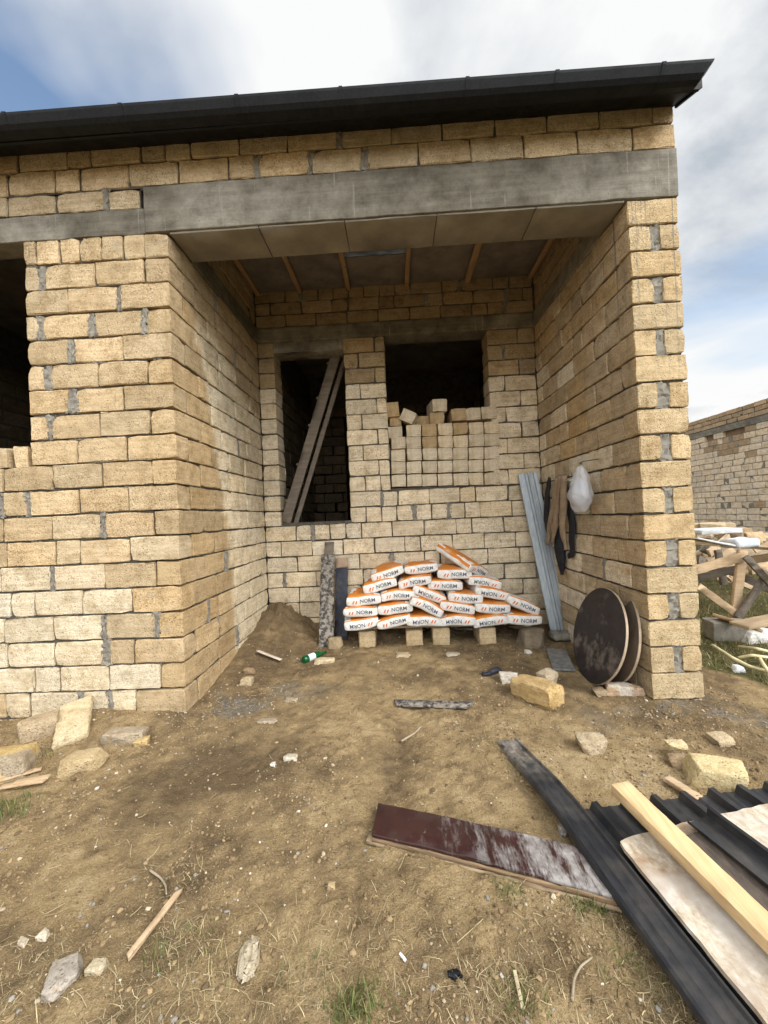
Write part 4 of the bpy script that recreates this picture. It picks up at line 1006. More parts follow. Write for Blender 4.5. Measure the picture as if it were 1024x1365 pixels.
# grey profiled sheet leaning in the right corner
a0, a1 = onY(735, 845, 4.50), onY(761, 838, 4.52); b0, b1 = onY(691, 634, YB-.055), onY(715, 628, YB-.055)
wv = a1-a0; ln = np.linalg.norm(wv)
pr = [(-.118, 0), (-.112, .012), (-.04, .014), (-.030, .0), (-.004, .0), (.004, .020), (.022, .020), (.030, 0), (.062, 0), (.070, .014), (.112, .016), (.118, 0)]
mb = MB(); pc, pd = (a0+a1)/2, (b0+b1)/2; pc[2] = max(pc[2], gh(pc[0], pc[1])+.06)
sweep(mb, pr, [pc+(pd-pc)*t for t in np.linspace(0, 1, 14)], (1, -.12, .1), .0016)
mb.top('profiled_sheet', [MT['galv']], 'tall blue grey profiled metal sheet leaning in the right corner of the porch', 'metal sheet', sharp=25)
pf = onY(748, 853, 4.40)
mb = MB(); v, f = roundbox((.22, .14, .085), (8, 6, 4), .02, .006, .6, R6); mb.add(v+np.array([pf[0], 4.40, gh(pf[0], 4.40)+.06]), f, 0, (.42, .43, .43))
mb.top('grey_block', [MT['mortar']], 'small grey cement lump under the foot of the profiled sheet', 'block')
pf = spot(748, 878, .012)
stick('dark_tile', spot(741, 866, .02), spot(752, 893, .02), .19, .025, simple('dusty_grey_slab', (.10, .10, .095), (.22, .215, .20), 20, .85), 'flat grey slab on the soil in front of the profiled sheet', 'slab', 13)
# green bottle
th_p = spot(404, 880, .035); th_q = spot(437, 868, .03); ax = norm(th_q-th_p); Lb = .30
bt = empty('green_bottle', th_p-np.array([0, 0, .035]), 'empty green glass bottle with a white label lying on the soil', 'bottle')
m, nt, bb = mat('green_glass', .08, 0, .5); bb.inputs['Base Color'].default_value = (.01, .16, .05, 1); bb.inputs['Transmission Weight'].default_value = .55; bb.inputs['IOR'].default_value = 1.3; MT['glass'] = m
prof = [(0, .001), (.002, .030), (.012, .036), (.17, .036), (.20, .031), (.235, .016), (.25, .0135), (.292, .013), (.293, .0155), (.30, .0155), (.301, .001)]
mb = MB(); tube(mb, [th_p+ax*t for t, r in prof], [r for t, r in prof], 20, cap=False); mb.part('glass_body', [MT['glass']], bt, sharp=45)
mb = MB(); tube(mb, [th_p+ax*t for t in (.06, .14)], .0366, 20, cap=False); mb.part('paper_label', [simple('white_paper_label', (.62, .66, .68), (.72, .75, .77), 8)], bt)

# ------------------------------------------------------------------ hanging things on the right wall
def lobe(mb, pts, X=1.80, flat=.55, sd=1, mi=0):
    P = np.array([onX(x, y, X) for x, y, w in pts]); Wd = np.array([w for x, y, w in pts])
    ks = np.linspace(0, len(pts)-1, 26); P = np.array([np.interp(ks, range(len(pts)), P[:, i]) for i in range(3)]).T; Wd = np.interp(ks, range(len(pts)), Wd)
    tmp = MB(); tube(tmp, P, Wd, 18); v = tmp.v[0]
    ctr = np.repeat(P, 18, 0); v = ctr+(v-ctr)*np.array([flat, 1, 1])
    v = v+np.stack([noise3(v*np.array([26, 26, 7]), 500+sd+i) for i in range(3)], 1)*.011
    mb.add(v, tmp.f, mi)
cloth_b = simple('tan_work_cloth', (.20, .145, .095), (.31, .235, .16), 14, .95, 0, .5, 90, .004)
cloth_k = simple('black_jacket_cloth', (.010, .010, .014), (.03, .03, .036), 10, .8, 0, .5, 60, .006)
mb = MB(); lobe(mb, [(733, 636, .03), (730, 655, .05), (728, 690, .05), (734, 720, .03)], 1.80, .5, 1); lobe(mb, [(752, 640, .05), (760, 675, .06), (763, 700, .06), (762, 738, .05), (758, 741, .03)], 1.83, .4, 2)
lobe(mb, [(744, 700, .06), (746, 728, .10), (748, 745, .09), (749, 766, .03)], 1.82, .45, 3)
mb.top('black_jacket', [cloth_k], 'black jacket hanging on the porch wall behind the tan cloth', 'jacket')
mb = MB(); lobe(mb, [(743, 637, .035), (738, 680, .045), (733, 705, .045), (730, 726, .025)], 1.765, .6, 5); lobe(mb, [(747, 634, .04), (743, 680, .045), (739, 706, .045), (737, 722, .03)], 1.75, .6, 6); lobe(mb, [(753, 634, .04), (750, 680, .05), (750, 706, .045), (755, 733, .022)], 1.745, .6, 7)
mb.top('tan_work_clothes', [cloth_b], 'tan work clothes hanging in long folds from the porch wall', 'clothes')
m, nt, bb = mat('thin_white_plastic', .25, 0, .5); n = N(nt); bb.inputs['Base Color'].default_value = (.80, .82, .86, 1); bb.inputs['Transmission Weight'].default_value = .3; bb.inputs['Alpha'].default_value = .52
n.bump(bb, n.noise(14, 5, .7), .9, .02); MT['film'] = m
c0 = onX(773, 657, 1.70); top_ = onX(780, 624, 1.74)
bg = empty('plastic_bag', (c0[0], c0[1], c0[2]-.2), 'knotted white plastic bag with something inside hanging on the porch wall', 'bag')
def teardrop(mb, sc, sd, top):
    bm = bmesh.new(); bmesh.ops.create_uvsphere(bm, u_segments=36, v_segments=28, radius=1); v = np.array([q.co[:] for q in bm.verts]); f = [tuple(x.index for x in q.verts) for q in bm.faces]; bm.free()
    h = v[:, 2]; rr = np.where(h > -.2, 1, 1); ang = np.arctan2(v[:, 1], v[:, 0])
    s_ = np.where(h > 0, (1-h**1.2*.0)*np.power(np.clip(1-h, 0, 1), .55)*1.0/np.maximum(np.sqrt(np.clip(1-h*h, 1e-6, 1)), 1e-3), 1.0)
    v[:, 0] *= s_; v[:, 1] *= s_
    pl = 1+.07*np.sin(ang*9+sd)*sstep(-.2, .7, h)+.10*noise3(v*2.2+sd, 600+sd)
    v[:, 0] *= pl; v[:, 1] *= pl; v = v*np.array(sc)
    if top: v[:, 2] = np.where(v[:, 2] > 0, v[:, 2]*1.35, v[:, 2]); v[:, 1] -= .04*sstep(.0, .25, v[:, 2])
    v = v*(1+(.16*np.abs(noise3(v*np.array([9, 9, 5])+3, 605+sd))-.05)[:, None]*np.array([1, 1, .4]))
    v += np.stack([noise3(v*22, 610+sd+i) for i in range(3)], 1)*.012
    mb.add(v+c0, f)
mb = MB(); teardrop(mb, (.10, .138, .185), 1, True); mb.part('plastic_film', [MT['film']], bg)
mb = MB(); teardrop(mb, (.075, .11, .125), 2, False); mb.part('bag_contents', [simple('bluish_grey_contents', (.32, .34, .40), (.55, .57, .62), 11, .6)], bg)
kn = c0+np.array([0, -.04, .265]); hd = onX(757, 640, 1.70)
mb = MB(); tube(mb, [c0+np.array([0, .10, .10]), (c0+hd)/2+np.array([0, .02, .06]), hd, hd+np.array([.1, .02, .02])], [.02, .011, .012, .004], 8); mb.part('handle', [MT['film']], bg)
mb = MB(); tube(mb, [kn, kn+np.array([.02, 0, .02]), kn+np.array([.17, .01, .035])], [.014, .005, .004], 8); mb.part('tie_string', [MT['ink']], bg)

# ------------------------------------------------------------------ round boards leaning on the pier
disc_face = simple('black_coated_round_board', (.016, .013, .015), (.035, .028, .028), 9, .5, 0, .25, 30, .003, c3=(.17, .14, .12))
disc_edge = simple('round_board_edge', (.30, .23, .16), (.44, .35, .26), 14, .85)
disc_back = simple('brown_round_board', (.10, .075, .055), (.19, .145, .105), 6, .8, 0, .3, 30, .003)
def disc(pb, R_, nrm, label, fm):
    nrm = norm(nrm); up = norm(np.array([0, 0, 1])-nrm*nrm[2]); side = np.cross(up, nrm); c = pb+up*R_
    th = empty('round_board', pb, label, 'round board', 'round boards leaning on the pier')
    S = 72; t = .021; ring = lambda r, o: [c+r*(math.cos(a)*up+math.sin(a)*side)+nrm*o for a in np.linspace(0, 2*math.pi, S, endpoint=False)]
    mb = MB(); vs = ring(R_-.003, t)+ring(R_*.6, t+.0005)+[c+nrm*(t+.0005)]
    mb.add(vs, [(i, (i+1) % S, S+(i+1) % S, S+i) for i in range(S)]+[(S+i, S+(i+1) % S, 2*S) for i in range(S)]); mb.part('coated_face', [fm], th)
    mb = MB(); vs = ring(R_-.003, t-.001)+ring(R_, t-.004)+ring(R_, .003)+ring(R_-.003, 0)
    fs = []
    for l in range(3): fs += [(l*S+i, (l+1)*S+i, (l+1)*S+(i+1) % S, l*S+(i+1) % S) for i in range(S)]
    fs.append(tuple(3*S+i for i in range(S))); mb.add(vs, fs); mb.part('wood_core', [disc_edge], th, sharp=40)
pb = spot(785, 906); disc(np.array([pb[0], pb[1], pb[2]-.01]), .405, (-.97, .01, .26), 'black coated round board, the front one of two leaning on the pier', disc_face)
pb = spot(812, 903); disc(np.array([pb[0], pb[1]-.02, pb[2]-.01]), .40, (-.985, .10, .17), 'brown round board, half hidden behind the black one on the pier', disc_back)
# ------------------------------------------------------------------ boards leaning in the doorway
a, b = onY(381, 697, 5.0), onY(449, 470, 5.16)
th = empty('door_prop', a, 'pair of weathered planks propped diagonally inside the dark doorway', 'plank')
dv = norm(b-a); wv = np.cross(dv, [0, 1, 0])
mb = MB(); board(mb, a, b, .125, .03, wv, (24, 4, 3), .003, .001, rng=R5); mb.part('front_plank', [MT['oldwood']], th)
mb = MB(); off = norm(np.array([wv[0], 0, wv[2]])); off = off if off[0] > 0 else -off
board(mb, a+off*.115+np.array([0, .07, 0]), b+off*.115+np.array([0, .07, 0]), .06, .03, wv, (24, 4, 3), .003, .001, rng=R5); mb.part('rear_plank', [MT['oldwood']], th)
for t in (.12, .33, .56, .72, .93):
    mb = MB(); p = a+(b-a)*t-off*.066+np.array([0, .02, 0]); v, f = roundbox((.05, .04, .035), (4, 4, 4), .004, .001, 0, R5); mb.add(v@rot3(0, -.35, 0).T+p, f); mb.part('cleat', [MT['oldwood']], th)
# ------------------------------------------------------------------ yard on the right: trestle and scrap
R7 = np.random.default_rng(31)
def bpx(mb, a, b, Ya, Yb_, w, t, wd=(0, 0, 1), jit=.001):
    board(mb, onY(*a, Ya), onY(*b, Yb_), w, t, wd, (12, 3, 3), .003, jit, rng=R7)
tb = empty('timber_trestle', spot(980, 824), 'rough timber trestle of scrap boards standing in the yard right of the pier', 'trestle')
def tpart(name, mt_, *args):
    mb = MB(); bpx(mb, *args); mb.part(name, [mt_], tb)
tpart('leg', MT['tanwood'], (990, 733), (979, 824), 4.85, 4.85, .10, .045, (1, 0, 0))
tpart('leg', MT['oldwood'], (1018, 772), (984, 824), 4.75, 4.78, .11, .04, (1, .2, .5))
tpart('leg', MT['oldwood'], (957, 733), (965, 779), 5.9, 5.9, .09, .045, (1, 0, 0))
tpart('leg', MT['tanwood'], (1052, 738), (1060, 815), 5.0, 5.0, .10, .045, (1, 0, 0))
tpart('brace', MT['tanwood'], (925, 760), (994, 741), 4.95, 4.80, .11, .03)
tpart('brace', MT['oldwood'], (928, 771), (990, 757), 5.6, 5.5, .10, .03)
tpart('brace', MT['tanwood'], (931, 781), (981, 818), 4.9, 4.80, .08, .03)
tpart('brace', MT['oldwood'], (994, 742), (1034, 785), 4.72, 4.66, .07, .04)
tpart('cross_bar', MT['tanwood'], (990, 748), (1060, 738), 5.4, 5.2, .10, .04)
tpart('cross_bar', MT['oldwood'], (975, 762), (1060, 802), 5.7, 5.4, .10, .04)
pp = onY(965, 729, 5.2)
for i in range(3):
    mb = MB(); q0, q1 = onY(915, 720+2*i, 5.0+.25*i), onY(1062, 733+1*i, 5.0+.2*i); board(mb, q0, q1, .20, .022, (0, 1, 0), rng=R7); mb.part('top_board', [MT['oldwood_x']], tb)
white = simple('dusty_white_sheet', (.48, .49, .50), (.66, .67, .68), 9, .6, 0, .2)
mb = MB(); board(mb, onY(922, 717, 4.95), onY(972, 727, 4.9), .22, .02, (0, 1, 0), rng=R7); mb.top('white_plastic_profile', [white], 'long white profile lying across the top of the timber trestle', 'profile')
mb = MB(); v, f = roundbox((.34, .30, .11), (14, 12, 6), .045, 0, 0); v += np.stack([noise3(v*9, 700+i) for i in range(3)], 1)*.02; mb.add(v+onY(986, 724, 5.0), f); mb.top('white_sack', [simple('bluish_white_sack', (.42, .46, .50), (.60, .63, .66), 8)], 'crumpled bluish white sack lying on the timber trestle', 'sack')
mb = MB(); board(mb, onY(920, 709, 6.6), onY(972, 706, 6.6), .07, .5, (0, 0, 1), rng=R7); mb.top('white_plastic_sheet', [white], 'stack of white sheets behind the timber trestle', 'sheet')
for i, (a, b, Y_, l) in enumerate((((930, 745), (955, 760), 7.0, 'thin dark board leaning behind the left end of the trestle'), ((945, 738), (972, 716), 7.2, 'pale board slanting up behind the trestle top'), ((935, 730), (962, 742), 7.4, 'reddish board lying low behind the trestle'), ((1000, 760), (1040, 748), 6.4, 'reddish brown beam lying behind the right side of the trestle'), ((925, 742), (950, 736), 7.6, 'old board end showing between pier and trestle'))):
    mb = MB(); bpx(mb, a, b, Y_, Y_+.2, .14, .05, jit=.002); mb.top('scrap_board', [[MT['oldwood'], MT['tanwood'], MT['oldwood'], MT['tanwood'], MT['oldwood_x']][i]], l, 'board')
for i in range(16):
    x0_ = R7.uniform(925, 1050); y0_ = R7.uniform(722, 775); an_ = R7.uniform(-.7, .7); ln_ = R7.uniform(25, 60); Y_ = R7.uniform(5.9, 7.6)
    a_, b_ = onY(x0_, y0_, Y_), onY(x0_+ln_*math.cos(an_), y0_+ln_*math.sin(an_), Y_+R7.uniform(-.3, .5))
    lift = min(a_[2], b_[2])-.05
    if lift < 0: a_[2] -= lift; b_[2] -= lift
    mb = MB(); board(mb, a_, b_, R7.uniform(.05, .11), R7.uniform(.02, .04), (0, .3, 1), (10, 3, 3), .003, .0015, rng=R7)
    mb.top('scrap_lath', [[MT['tanwood'], MT['oldwood_x'], MT['oldwood']][i % 3]], 'thin scrap lath in the tangled heap behind the timber trestle', 'wood', 'scrap laths heaped behind the trestle')
stones = [(927, 697, .5, 9.2), (947, 698, .55, 9.0), (962, 699, .6, 9.0), (985, 706, .6, 8.0), (1003, 711, .55, 7.9), (1018, 716, .5, 8.0), (938, 707, .45, 8.6), (972, 709, .45, 8.4), (1035, 712, .6, 8.2)]
nm = ['leftmost stone of the rubble heap below the pale block building', 'second stone from the left in the rubble heap behind the trestle', 'broad tan stone in the rubble heap behind the trestle', 'dark tan stone at the middle of the rubble heap beyond the trestle', 'tilted tan stone right of the middle of the rubble heap', 'low stone at the right part of the rubble heap', 'front stone at the left of the rubble heap', 'front stone at the middle of the rubble heap', 'stone at the right end of the rubble heap, cut by the photo edge']
for i, (x, y, s, Y_) in enumerate(stones):
    q = onY(x, y+4, Y_); q[2] = max(0, q[2]-s*.3)
    rock('rubble_stone', q, (s, s*.7, s*.55), 120+i, [(.44, .33, .2), (.5, .4, .26), (.46, .36, .24), (.33, .24, .15)][i % 4], nm[i], 'stone', R7.uniform(0, 3), .15, 6, .1, group='rubble heap beside the neighbouring house')
mb = MB(); hv = []
HXs, HYs = np.meshgrid(np.linspace(6.2, 11, 60), np.linspace(7.4, 12.5, 60)); hz = .62*np.exp(-((HXs-8.9)/1.5)**2-((HYs-9.4)/1.2)**2)*(1+.3*fbm2(HXs*2, HYs*2, 77))+.0
hz = np.where(hz < .03, -.15, hz); mb.add(np.column_stack([HXs.ravel(), HYs.ravel(), hz.ravel()]), [(i*60+j, i*60+j+1, (i+1)*60+j+1, (i+1)*60+j) for i in range(59) for j in range(59)], 0, (.42, .34, .24))
put_props(mb.top('rubble_mound', [MT['stone']], 'low mound of broken stone behind the trestle', 'mound'), kind='structure')
# small board over a grey block with a white lump
o = link_mesh('grey_block', block_mesh('grey_block', (.38, .20, .20), (.16, .155, .145), np.random.default_rng(71), .4)); o.location = spot(971, 853); o.rotation_euler = (0, 0, -.15); o.data.materials[0] = MT['mortar']; put_props(o, 'dark grey concrete block on the grass under a tan board end', 'block')
pt = o.location[2]+.205
q0, q1 = onZ(957, 822, pt+.02), onZ(1009, 838, pt+.03); mb = MB(); board(mb, q0, q1, .12, .03, (0, 1, 0), rng=R7); mb.top('tan_board', [MT['tanwood']], 'tan board end resting on the dark grey block', 'board')
q0, q1 = onZ(985, 834, pt+.06), onZ(1050, 822, pt+.12); mb = MB(); board(mb, q0, q1, .20, .03, (0, 1, 0), rng=R7); mb.top('weathered_board', [MT['oldwood_x']], 'weathered grey board resting above the white lump right of the trestle', 'board')
rock('white_lump', spot(1003, 854), (.34, .22, .20), 133, (.66, .65, .62), 'white plaster lump on the grass right of the grey block', 'lump', rotz=.2)
REED = simple('dry_reed', (.42, .37, .20), (.62, .56, .34), 12)
for i, (pts, l) in enumerate((([(950, 860), (975, 876), (1000, 889), (1030, 897)], 'long pale reed stalk curving over the grass right of the pier'), ([(985, 877), (1003, 873), (1030, 877)], 'pale reed stalk arching at the right edge of the grass'), ([(1012, 876), (1018, 886), (1030, 903)], 'short bent reed stalk at the far right edge'), ([(985, 862), (1010, 866), (1030, 870)], 'grey reed stalk lying behind the others'))):
    P = [spot(x, y, .05+.05*(j == 1)) for j, (x, y) in enumerate(pts)]; ks = np.linspace(0, len(P)-1, 20); P = np.array([np.interp(ks, range(len(P)), [p[k] for p in P]) for k in range(3)]).T
    mb = MB(); tube(mb, P, .014, 7); mb.top('reed_stalk', [REED], l, 'reed')
rock('white_scrap', spot(984, 894), (.10, .08, .07), 134, (.68, .70, .72), 'small crumpled white scrap on the grass', 'litter')

# ------------------------------------------------------------------ pebbles, straw, grass
RG = np.random.default_rng(77)
t_ = (1+5**.5)/2
ICO = np.array([(-1, t_, 0), (1, t_, 0), (-1, -t_, 0), (1, -t_, 0), (0, -1, t_), (0, 1, t_), (0, -1, -t_), (0, 1, -t_), (t_, 0, -1), (t_, 0, 1), (-t_, 0, -1), (-t_, 0, 1)])/1.9
ICF = np.array([(0, 11, 5), (0, 5, 1), (0, 1, 7), (0, 7, 10), (0, 10, 11), (1, 5, 9), (5, 11, 4), (11, 10, 2), (10, 7, 6), (7, 1, 8), (3, 9, 4), (3, 4, 2), (3, 2, 6), (3, 6, 8), (3, 8, 9), (4, 9, 5), (2, 4, 11), (6, 2, 10), (8, 6, 7), (9, 8, 1)])
def inside(x, y):                                                  # not within walls
    return ~(((x < XL+.02) & (y > YF-.01)) | ((x > XP-.02) & (x < XR+.02) & (y > YF-.01)) | (y > YB-.02) & (x < XR))
def fast_mesh(name, v, f, col, material, smooth):
    me_ = bpy.data.meshes.new(name); k = f.shape[1]
    me_.vertices.add(len(v)); me_.vertices.foreach_set('co', v.ravel()); me_.loops.add(f.size); me_.loops.foreach_set('vertex_index', f.ravel().astype(np.int32))
    me_.polygons.add(len(f)); me_.polygons.foreach_set('loop_start', np.arange(0, f.size, k, dtype=np.int32)); me_.polygons.foreach_set('loop_total', np.full(len(f), k, np.int32))
    me_.update(calc_edges=True); me_.polygons.foreach_set('use_smooth', np.full(len(f), smooth, bool))
    a_ = me_.color_attributes.new('Col', 'FLOAT_COLOR', 'POINT'); a_.data.foreach_set('color', np.column_stack([col, np.ones(len(v))]).astype(np.float32).ravel())
    me_.materials.append(material); return link_mesh(name, me_)
def sample(nn):
    # denser near the viewer, where each grain shows
    d = RG.power(1.15, nn)*5.2+.85; x = RG.uniform(-1.15, 1.15, nn)*d*1.05; return x, d
x, y = sample(150000)
dens = .18+.8*sstep(-.1, .7, fbm2(x*2.2, y*2.2, 131, 3))+1.0*np.exp(-(((x+1.35)/.4)**2+((y-3.2)/.35)**2))+.9*np.exp(-(((x-1.8)/.7)**2+((y-2.75)/.3)**2))+.4*np.exp(-((x+1.0)/.5)**2-((y-1.25)/.2)**2)
k = (RG.random(len(x)) < dens*.55) & inside(x, y) & (np.abs(x) < 6); x, y = x[k], y[k]; nn = len(x)
s = RG.lognormal(math.log(.0034), .55, nn).clip(.0015, .013)
sc = s[:, None]*RG.uniform(.6, 1.25, (nn, 3))*np.array([1, 1, .7]); an = RG.uniform(0, 6.28, nn)
v = (ICO[None]*(1+RG.normal(0, .16, (nn, 12, 1))))*sc[:, None, :]
ca, sa_ = np.cos(an)[:, None], np.sin(an)[:, None]; vx = v[:, :, 0]*ca-v[:, :, 1]*sa_; vy = v[:, :, 0]*sa_+v[:, :, 1]*ca
v = np.stack([vx+x[:, None], vy+y[:, None], v[:, :, 2]+(ground_h(x, y)+s*.25)[:, None]], 2).reshape(-1, 3)
f = (ICF[None]+12*np.arange(nn)[:, None, None]).reshape(-1, 3)
pal = np.array([(.15, .105, .06), (.22, .158, .088), (.29, .21, .118), (.42, .35, .25), (.55, .50, .42), (.28, .26, .23)]); ci = RG.choice(6, nn, p=[.30, .33, .28, .045, .012, .033])
col = np.repeat(pal[ci]*RG.uniform(.8, 1.2, (nn, 1)), 12, 0)
m, nt, b = mat('pebble', .95, 0, .1); n = N(nt); n.link(n.attr(), b.inputs['Base Color']); MT['pebble'] = m
put_props(fast_mesh('gravel', v, f, col, MT['pebble'], False), kind='stuff')
# lying straw bits
x, y = sample(16000); dens = .10+.9*sstep(.0, .6, fbm2(x*1.7+5, y*1.7, 141, 3))+.6*sstep(1.6, 1.1, y)
k = (RG.random(len(x)) < dens*.6) & inside(x, y) & (np.abs(x) < 5); x, y = x[k], y[k]; nn = len(x)
L = RG.lognormal(math.log(.032), .5, nn).clip(.01, .12); w = RG.uniform(.0004, .0012, nn); an = RG.uniform(0, 6.28, nn); cv = RG.normal(0, .25, nn)
pts = []
for t in (-.5, 0, .5):
    aa = an+cv*t; cx = x+L*t*np.cos(aa); cy = y+L*t*np.sin(aa); h = ground_h(cx, cy)+.004+RG.uniform(0, .006, nn)
    nxv, nyv = -np.sin(aa), np.cos(aa)
    pts.append(np.stack([cx+nxv*w, cy+nyv*w, h], 1)); pts.append(np.stack([cx-nxv*w, cy-nyv*w, h+w*.5], 1))
v = np.stack(pts, 1).reshape(-1, 3); f = (np.array([(0, 1, 3, 2), (2, 3, 5, 4)])[None]+6*np.arange(nn)[:, None, None]).reshape(-1, 4)
col = np.repeat(np.array((.38, .31, .18))*RG.uniform(.55, 1.35, (nn, 1)), 6, 0)
put_props(fast_mesh('straw', v, f, col, MT['pebble'], False), kind='stuff')
# grass blades
def blades(name, x, y, hgt, wid_, base, tip_lean=.7, flat=0.0):
    nn = len(x); an = RG.uniform(0, 6.28, nn); lean = RG.uniform(.15, 1, nn)*tip_lean*hgt+flat*hgt; z0 = ground_h(x, y)-.004; pts = []
    dx, dy = np.cos(an), np.sin(an); a2 = an+RG.uniform(-1, 1, nn); wx, wy = -np.sin(a2), np.cos(a2)
    for t, ww in ((0, 1), (.4, .85), (.75, .5), (1, .08)):
        cx = x+dx*lean*t*t; cy = y+dy*lean*t*t; cz = z0+hgt*(t-.35*t*t*(lean/np.maximum(hgt, 1e-4)))
        pts.append(np.stack([cx+wx*wid_*ww, cy+wy*wid_*ww, cz], 1)); pts.append(np.stack([cx-wx*wid_*ww, cy-wy*wid_*ww, cz], 1))
    v = np.stack(pts, 1).reshape(-1, 3); f = (np.array([(0, 1, 3, 2), (2, 3, 5, 4), (4, 5, 7, 6)])[None]+8*np.arange(nn)[:, None, None]).reshape(-1, 4)
    col = np.repeat(base, 8, 0); return put_props(fast_mesh(name, v, f, col, MT['blade'], True), kind='stuff')
m, nt, b = mat('grass_blade', .7, 0, .2); n = N(nt); n.link(n.attr(), b.inputs['Base Color']); MT['blade'] = m
def tuft(px, py, r, cnt):
    p = spot(px, py); return p[0]+RG.normal(0, r, cnt), p[1]+RG.normal(0, r*.8, cnt)
X_, Y_ = [], []
x, y = RG.uniform(-1.5, .75, 30000), RG.uniform(.9, 1.5, 30000)
mk = sstep(.05, .75, fbm2(x*3.1, y*3.1, 151, 3)+.9*sstep(1.35, .98, y)-.15+.35*np.exp(-((x+.85)/.35)**2)); k = RG.random(len(x)) < mk*.085; X_.append(x[k]); Y_.append(y[k])
for a_ in ((250, 1170, .06, 60), (240, 1240, .05, 120), (770, 1215, .04, 120), (870, 1260, .07, 220), (900, 1330, .06, 260), (690, 1180, .05, 60), (60, 980, .10, 120), (60, 1275, .08, 120), (420, 1290, .1, 200), (660, 1330, .08, 260), (30, 1330, .08, 200), (200, 1330, .12, 420)):
    a, b_ = tuft(*a_); X_.append(a); Y_.append(b_)
x, y = np.concatenate(X_), np.concatenate(Y_); k = inside(x, y) & (y > .86); x, y = x[k], y[k]; nn = len(x)
blades('dry_grass', x, y, RG.lognormal(math.log(.021), .5, nn).clip(.006, .07), RG.uniform(.0005, .0013, nn), np.array((.38, .31, .18))*RG.uniform(.5, 1.45, (nn, 1)), 2.3)
X_, Y_ = [], []
for a_ in ((470, 1345, .035, 260), (785, 1203, .03, 240), (500, 1330, .04, 90), (75, 965, .07, 330), (45, 1010, .06, 120), (5, 1085, .06, 240), (20, 1070, .05, 100), (280, 1260, .06, 50), (410, 1300, .06, 60), (675, 1190, .03, 70), (845, 1300, .05, 70), (690, 1340, .04, 110), (215, 1275, .04, 60)):
    a, b_ = tuft(*a_); X_.append(a); Y_.append(b_)
x, y = np.concatenate(X_), np.concatenate(Y_); k = inside(x, y) & (y > .86); x, y = x[k], y[k]; nn = len(x)
g = np.array([(.075, .11, .03), (.12, .14, .045), (.20, .18, .07)])[RG.integers(3, size=nn)]
blades('green_grass', x, y, RG.lognormal(math.log(.034), .45, nn).clip(.008, .10), RG.uniform(.0008, .0022, nn), g*RG.uniform(.7, 1.3, (nn, 1)), .9)
x, y = RG.uniform(1.5, 8.5, 90000), RG.uniform(1.9, 10, 90000)
mk = sstep(.15, .8, .8*fbm2(x*1.3, y*1.3, 91, 4)+1.5*sstep(2.2, 3.0, x-.15*y+.35)-.3); k = (RG.random(len(x)) < mk*.75*sstep(14, 4, np.hypot(x, y))+.0) & inside(x, y); x, y = x[k], y[k]; nn = len(x)
g = np.array([(.09, .115, .035), (.13, .14, .05), (.26, .22, .11), (.34, .29, .16)])[RG.choice(4, nn, p=[.32, .28, .25, .15])]
blades('yard_grass', x, y, RG.lognormal(math.log(.05), .45, nn).clip(.012, .14), RG.uniform(.0015, .0035, nn), g*RG.uniform(.7, 1.25, (nn, 1)), 1.1)

# ------------------------------------------------------------------ daylight
SUN_EL, SUN_AZ = rad(42), rad(125)                                 # azimuth clockwise from +Y: behind the viewer, to the right
sd = np.array([math.sin(SUN_AZ)*math.cos(SUN_EL), math.cos(SUN_AZ)*math.cos(SUN_EL), math.sin(SUN_EL)])
L = bpy.data.lights.new('sun', 'SUN'); L.energy = 1.4; L.angle = rad(14); L.color = (1, .95, .87)
lo = bpy.data.objects.new('sun', L); C.objects.link(lo); lo.location = (6, -8, 12)
lo.rotation_euler = Vector(-sd).to_track_quat('-Z', 'Y').to_euler()
w = bpy.data.worlds.new('World'); scene.world = w; w.use_nodes = True; nt = w.node_tree; bg_ = nt.nodes['Background']
n = N(nt); dirv = nt.nodes[-1].outputs['Generated'] if False else n.new('ShaderNodeTexCoord').outputs['Generated']
sky = n.new('ShaderNodeTexSky'); sky.sky_type = 'NISHITA'; sky.sun_disc = False; sky.sun_elevation = SUN_EL; sky.sun_rotation = SUN_AZ; sky.air_density = 1.3; sky.dust_density = 1.5
x, y, z = n.sep(dirv)
den = n.math('ADD', n.math('MAXIMUM', z, 0.0), .22)
cv = n.new('ShaderNodeCombineXYZ'); n.link(n.math('DIVIDE', x, den), cv.inputs[0]); n.link(n.math('DIVIDE', y, den), cv.inputs[1])
def shifted(s, loc):
    k = n.new('ShaderNodeMapping'); k.inputs['Scale'].default_value = s; k.inputs['Location'].default_value = loc; n.link(cv.outputs[0], k.inputs[0]); return k.outputs[0]
def lobe_dir(px, py, c0):                                          # soft patch of sky round one direction
    q = norm(ray(px, py)); k = n.new('ShaderNodeVectorMath', operation='DOT_PRODUCT'); n.link(dirv, k.inputs[0]); k.inputs[1].default_value = tuple(q)
    return n.ramp(k.outputs['Value'], [(c0, 0.0), (1.0, 1.0)])
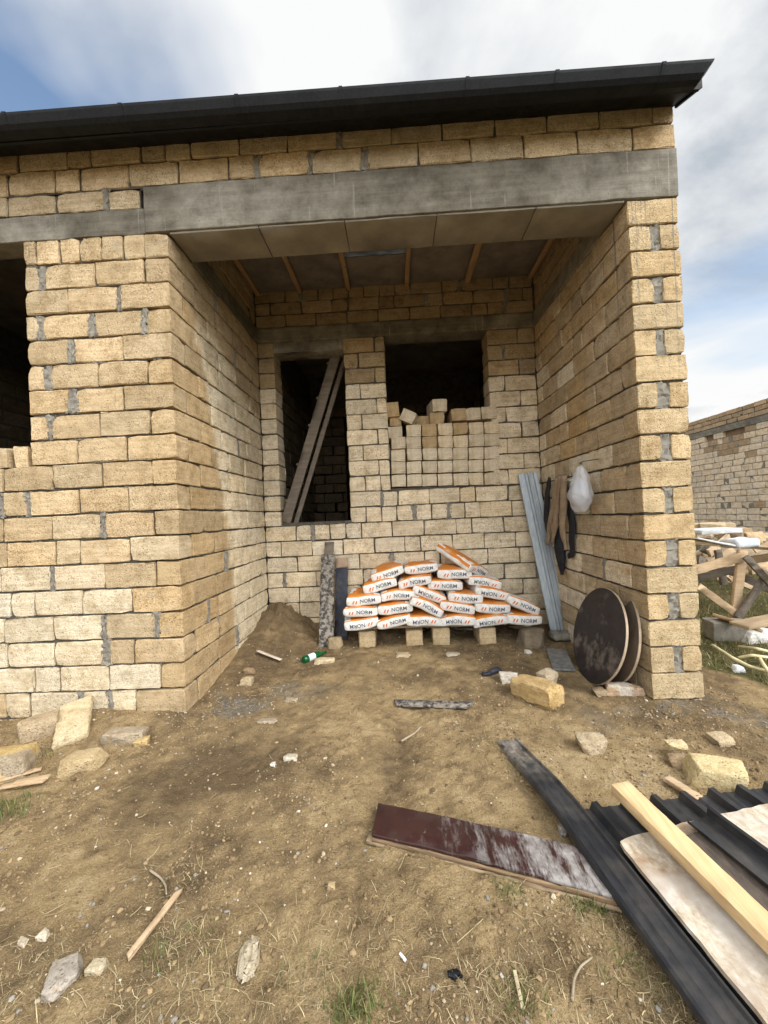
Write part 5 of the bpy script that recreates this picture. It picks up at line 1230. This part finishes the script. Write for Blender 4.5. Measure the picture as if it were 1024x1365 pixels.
big = n.noise(.95, 5, .5, shifted((1, 1, 1), (CX, CY, 0)), .25)
shade = n.noise(1.7, 7, .58, shifted((1, 1, 1), (SX, SY, 2)), .3)
big = n.math('ADD', big, n.math('MULTIPLY', lobe_dir(75, 40, .925), -.19)); big = n.math('ADD', big, n.math('MULTIPLY', lobe_dir(400, 20, .93), -.09)); big = n.math('ADD', big, n.math('MULTIPLY', lobe_dir(1010, 330, .965), -.11))
shade = n.math('ADD', shade, n.math('MULTIPLY', lobe_dir(990, 400, .96), -.07)); shade = n.math('ADD', shade, n.math('MULTIPLY', lobe_dir(985, 515, .985), .22)); shade = n.math('ADD', shade, .03)
cover = n.ramp(big, [(.30, 0.0), (.47, 1.0)])
cloud = n.ramp(shade, [(.36, (2.6, 2.85, 3.15)), (.48, (3.9, 4.05, 4.2)), (.58, (4.9, 4.95, 4.95))])
vd = n.new('ShaderNodeVectorMath', operation='DOT_PRODUCT'); n.link(dirv, vd.inputs[0]); vd.inputs[1].default_value = tuple(norm([math.sin(rad(150))*math.cos(rad(24)), math.cos(rad(150))*math.cos(rad(24)), math.sin(rad(24))]))   # cloud glow added low behind the viewer, off the sun, to light the porch
gl = n.math('MULTIPLY_ADD', n.math('MAXIMUM', n.math('ADD', vd.outputs['Value'], -.15), 0.0), 3.9)
nt.nodes[-1].inputs[2].default_value = 1.0
low = n.ramp(z, [(.02, .6), (.25, 0.0)])
cover = n.math('MAXIMUM', cover, low)
cloud = n.mix(low, cloud, (5.2, 5.15, 4.95)); cg = n.new('ShaderNodeVectorMath', operation='SCALE'); n.link(cloud, cg.inputs[0]); n.link(gl, cg.inputs['Scale']); cloud = cg.outputs[0]
skyc = sky.outputs[0]
n.link(n.mix(cover, skyc, cloud), bg_.inputs['Color']); bg_.inputs['Strength'].default_value = .11
scene.view_settings.view_transform = 'Standard'; scene.view_settings.look = 'None'; scene.view_settings.exposure = EXPO; scene.view_settings.gamma = 1
scene.render.engine = 'CYCLES'
scene.render.resolution_x = 768; scene.render.resolution_y = 1024
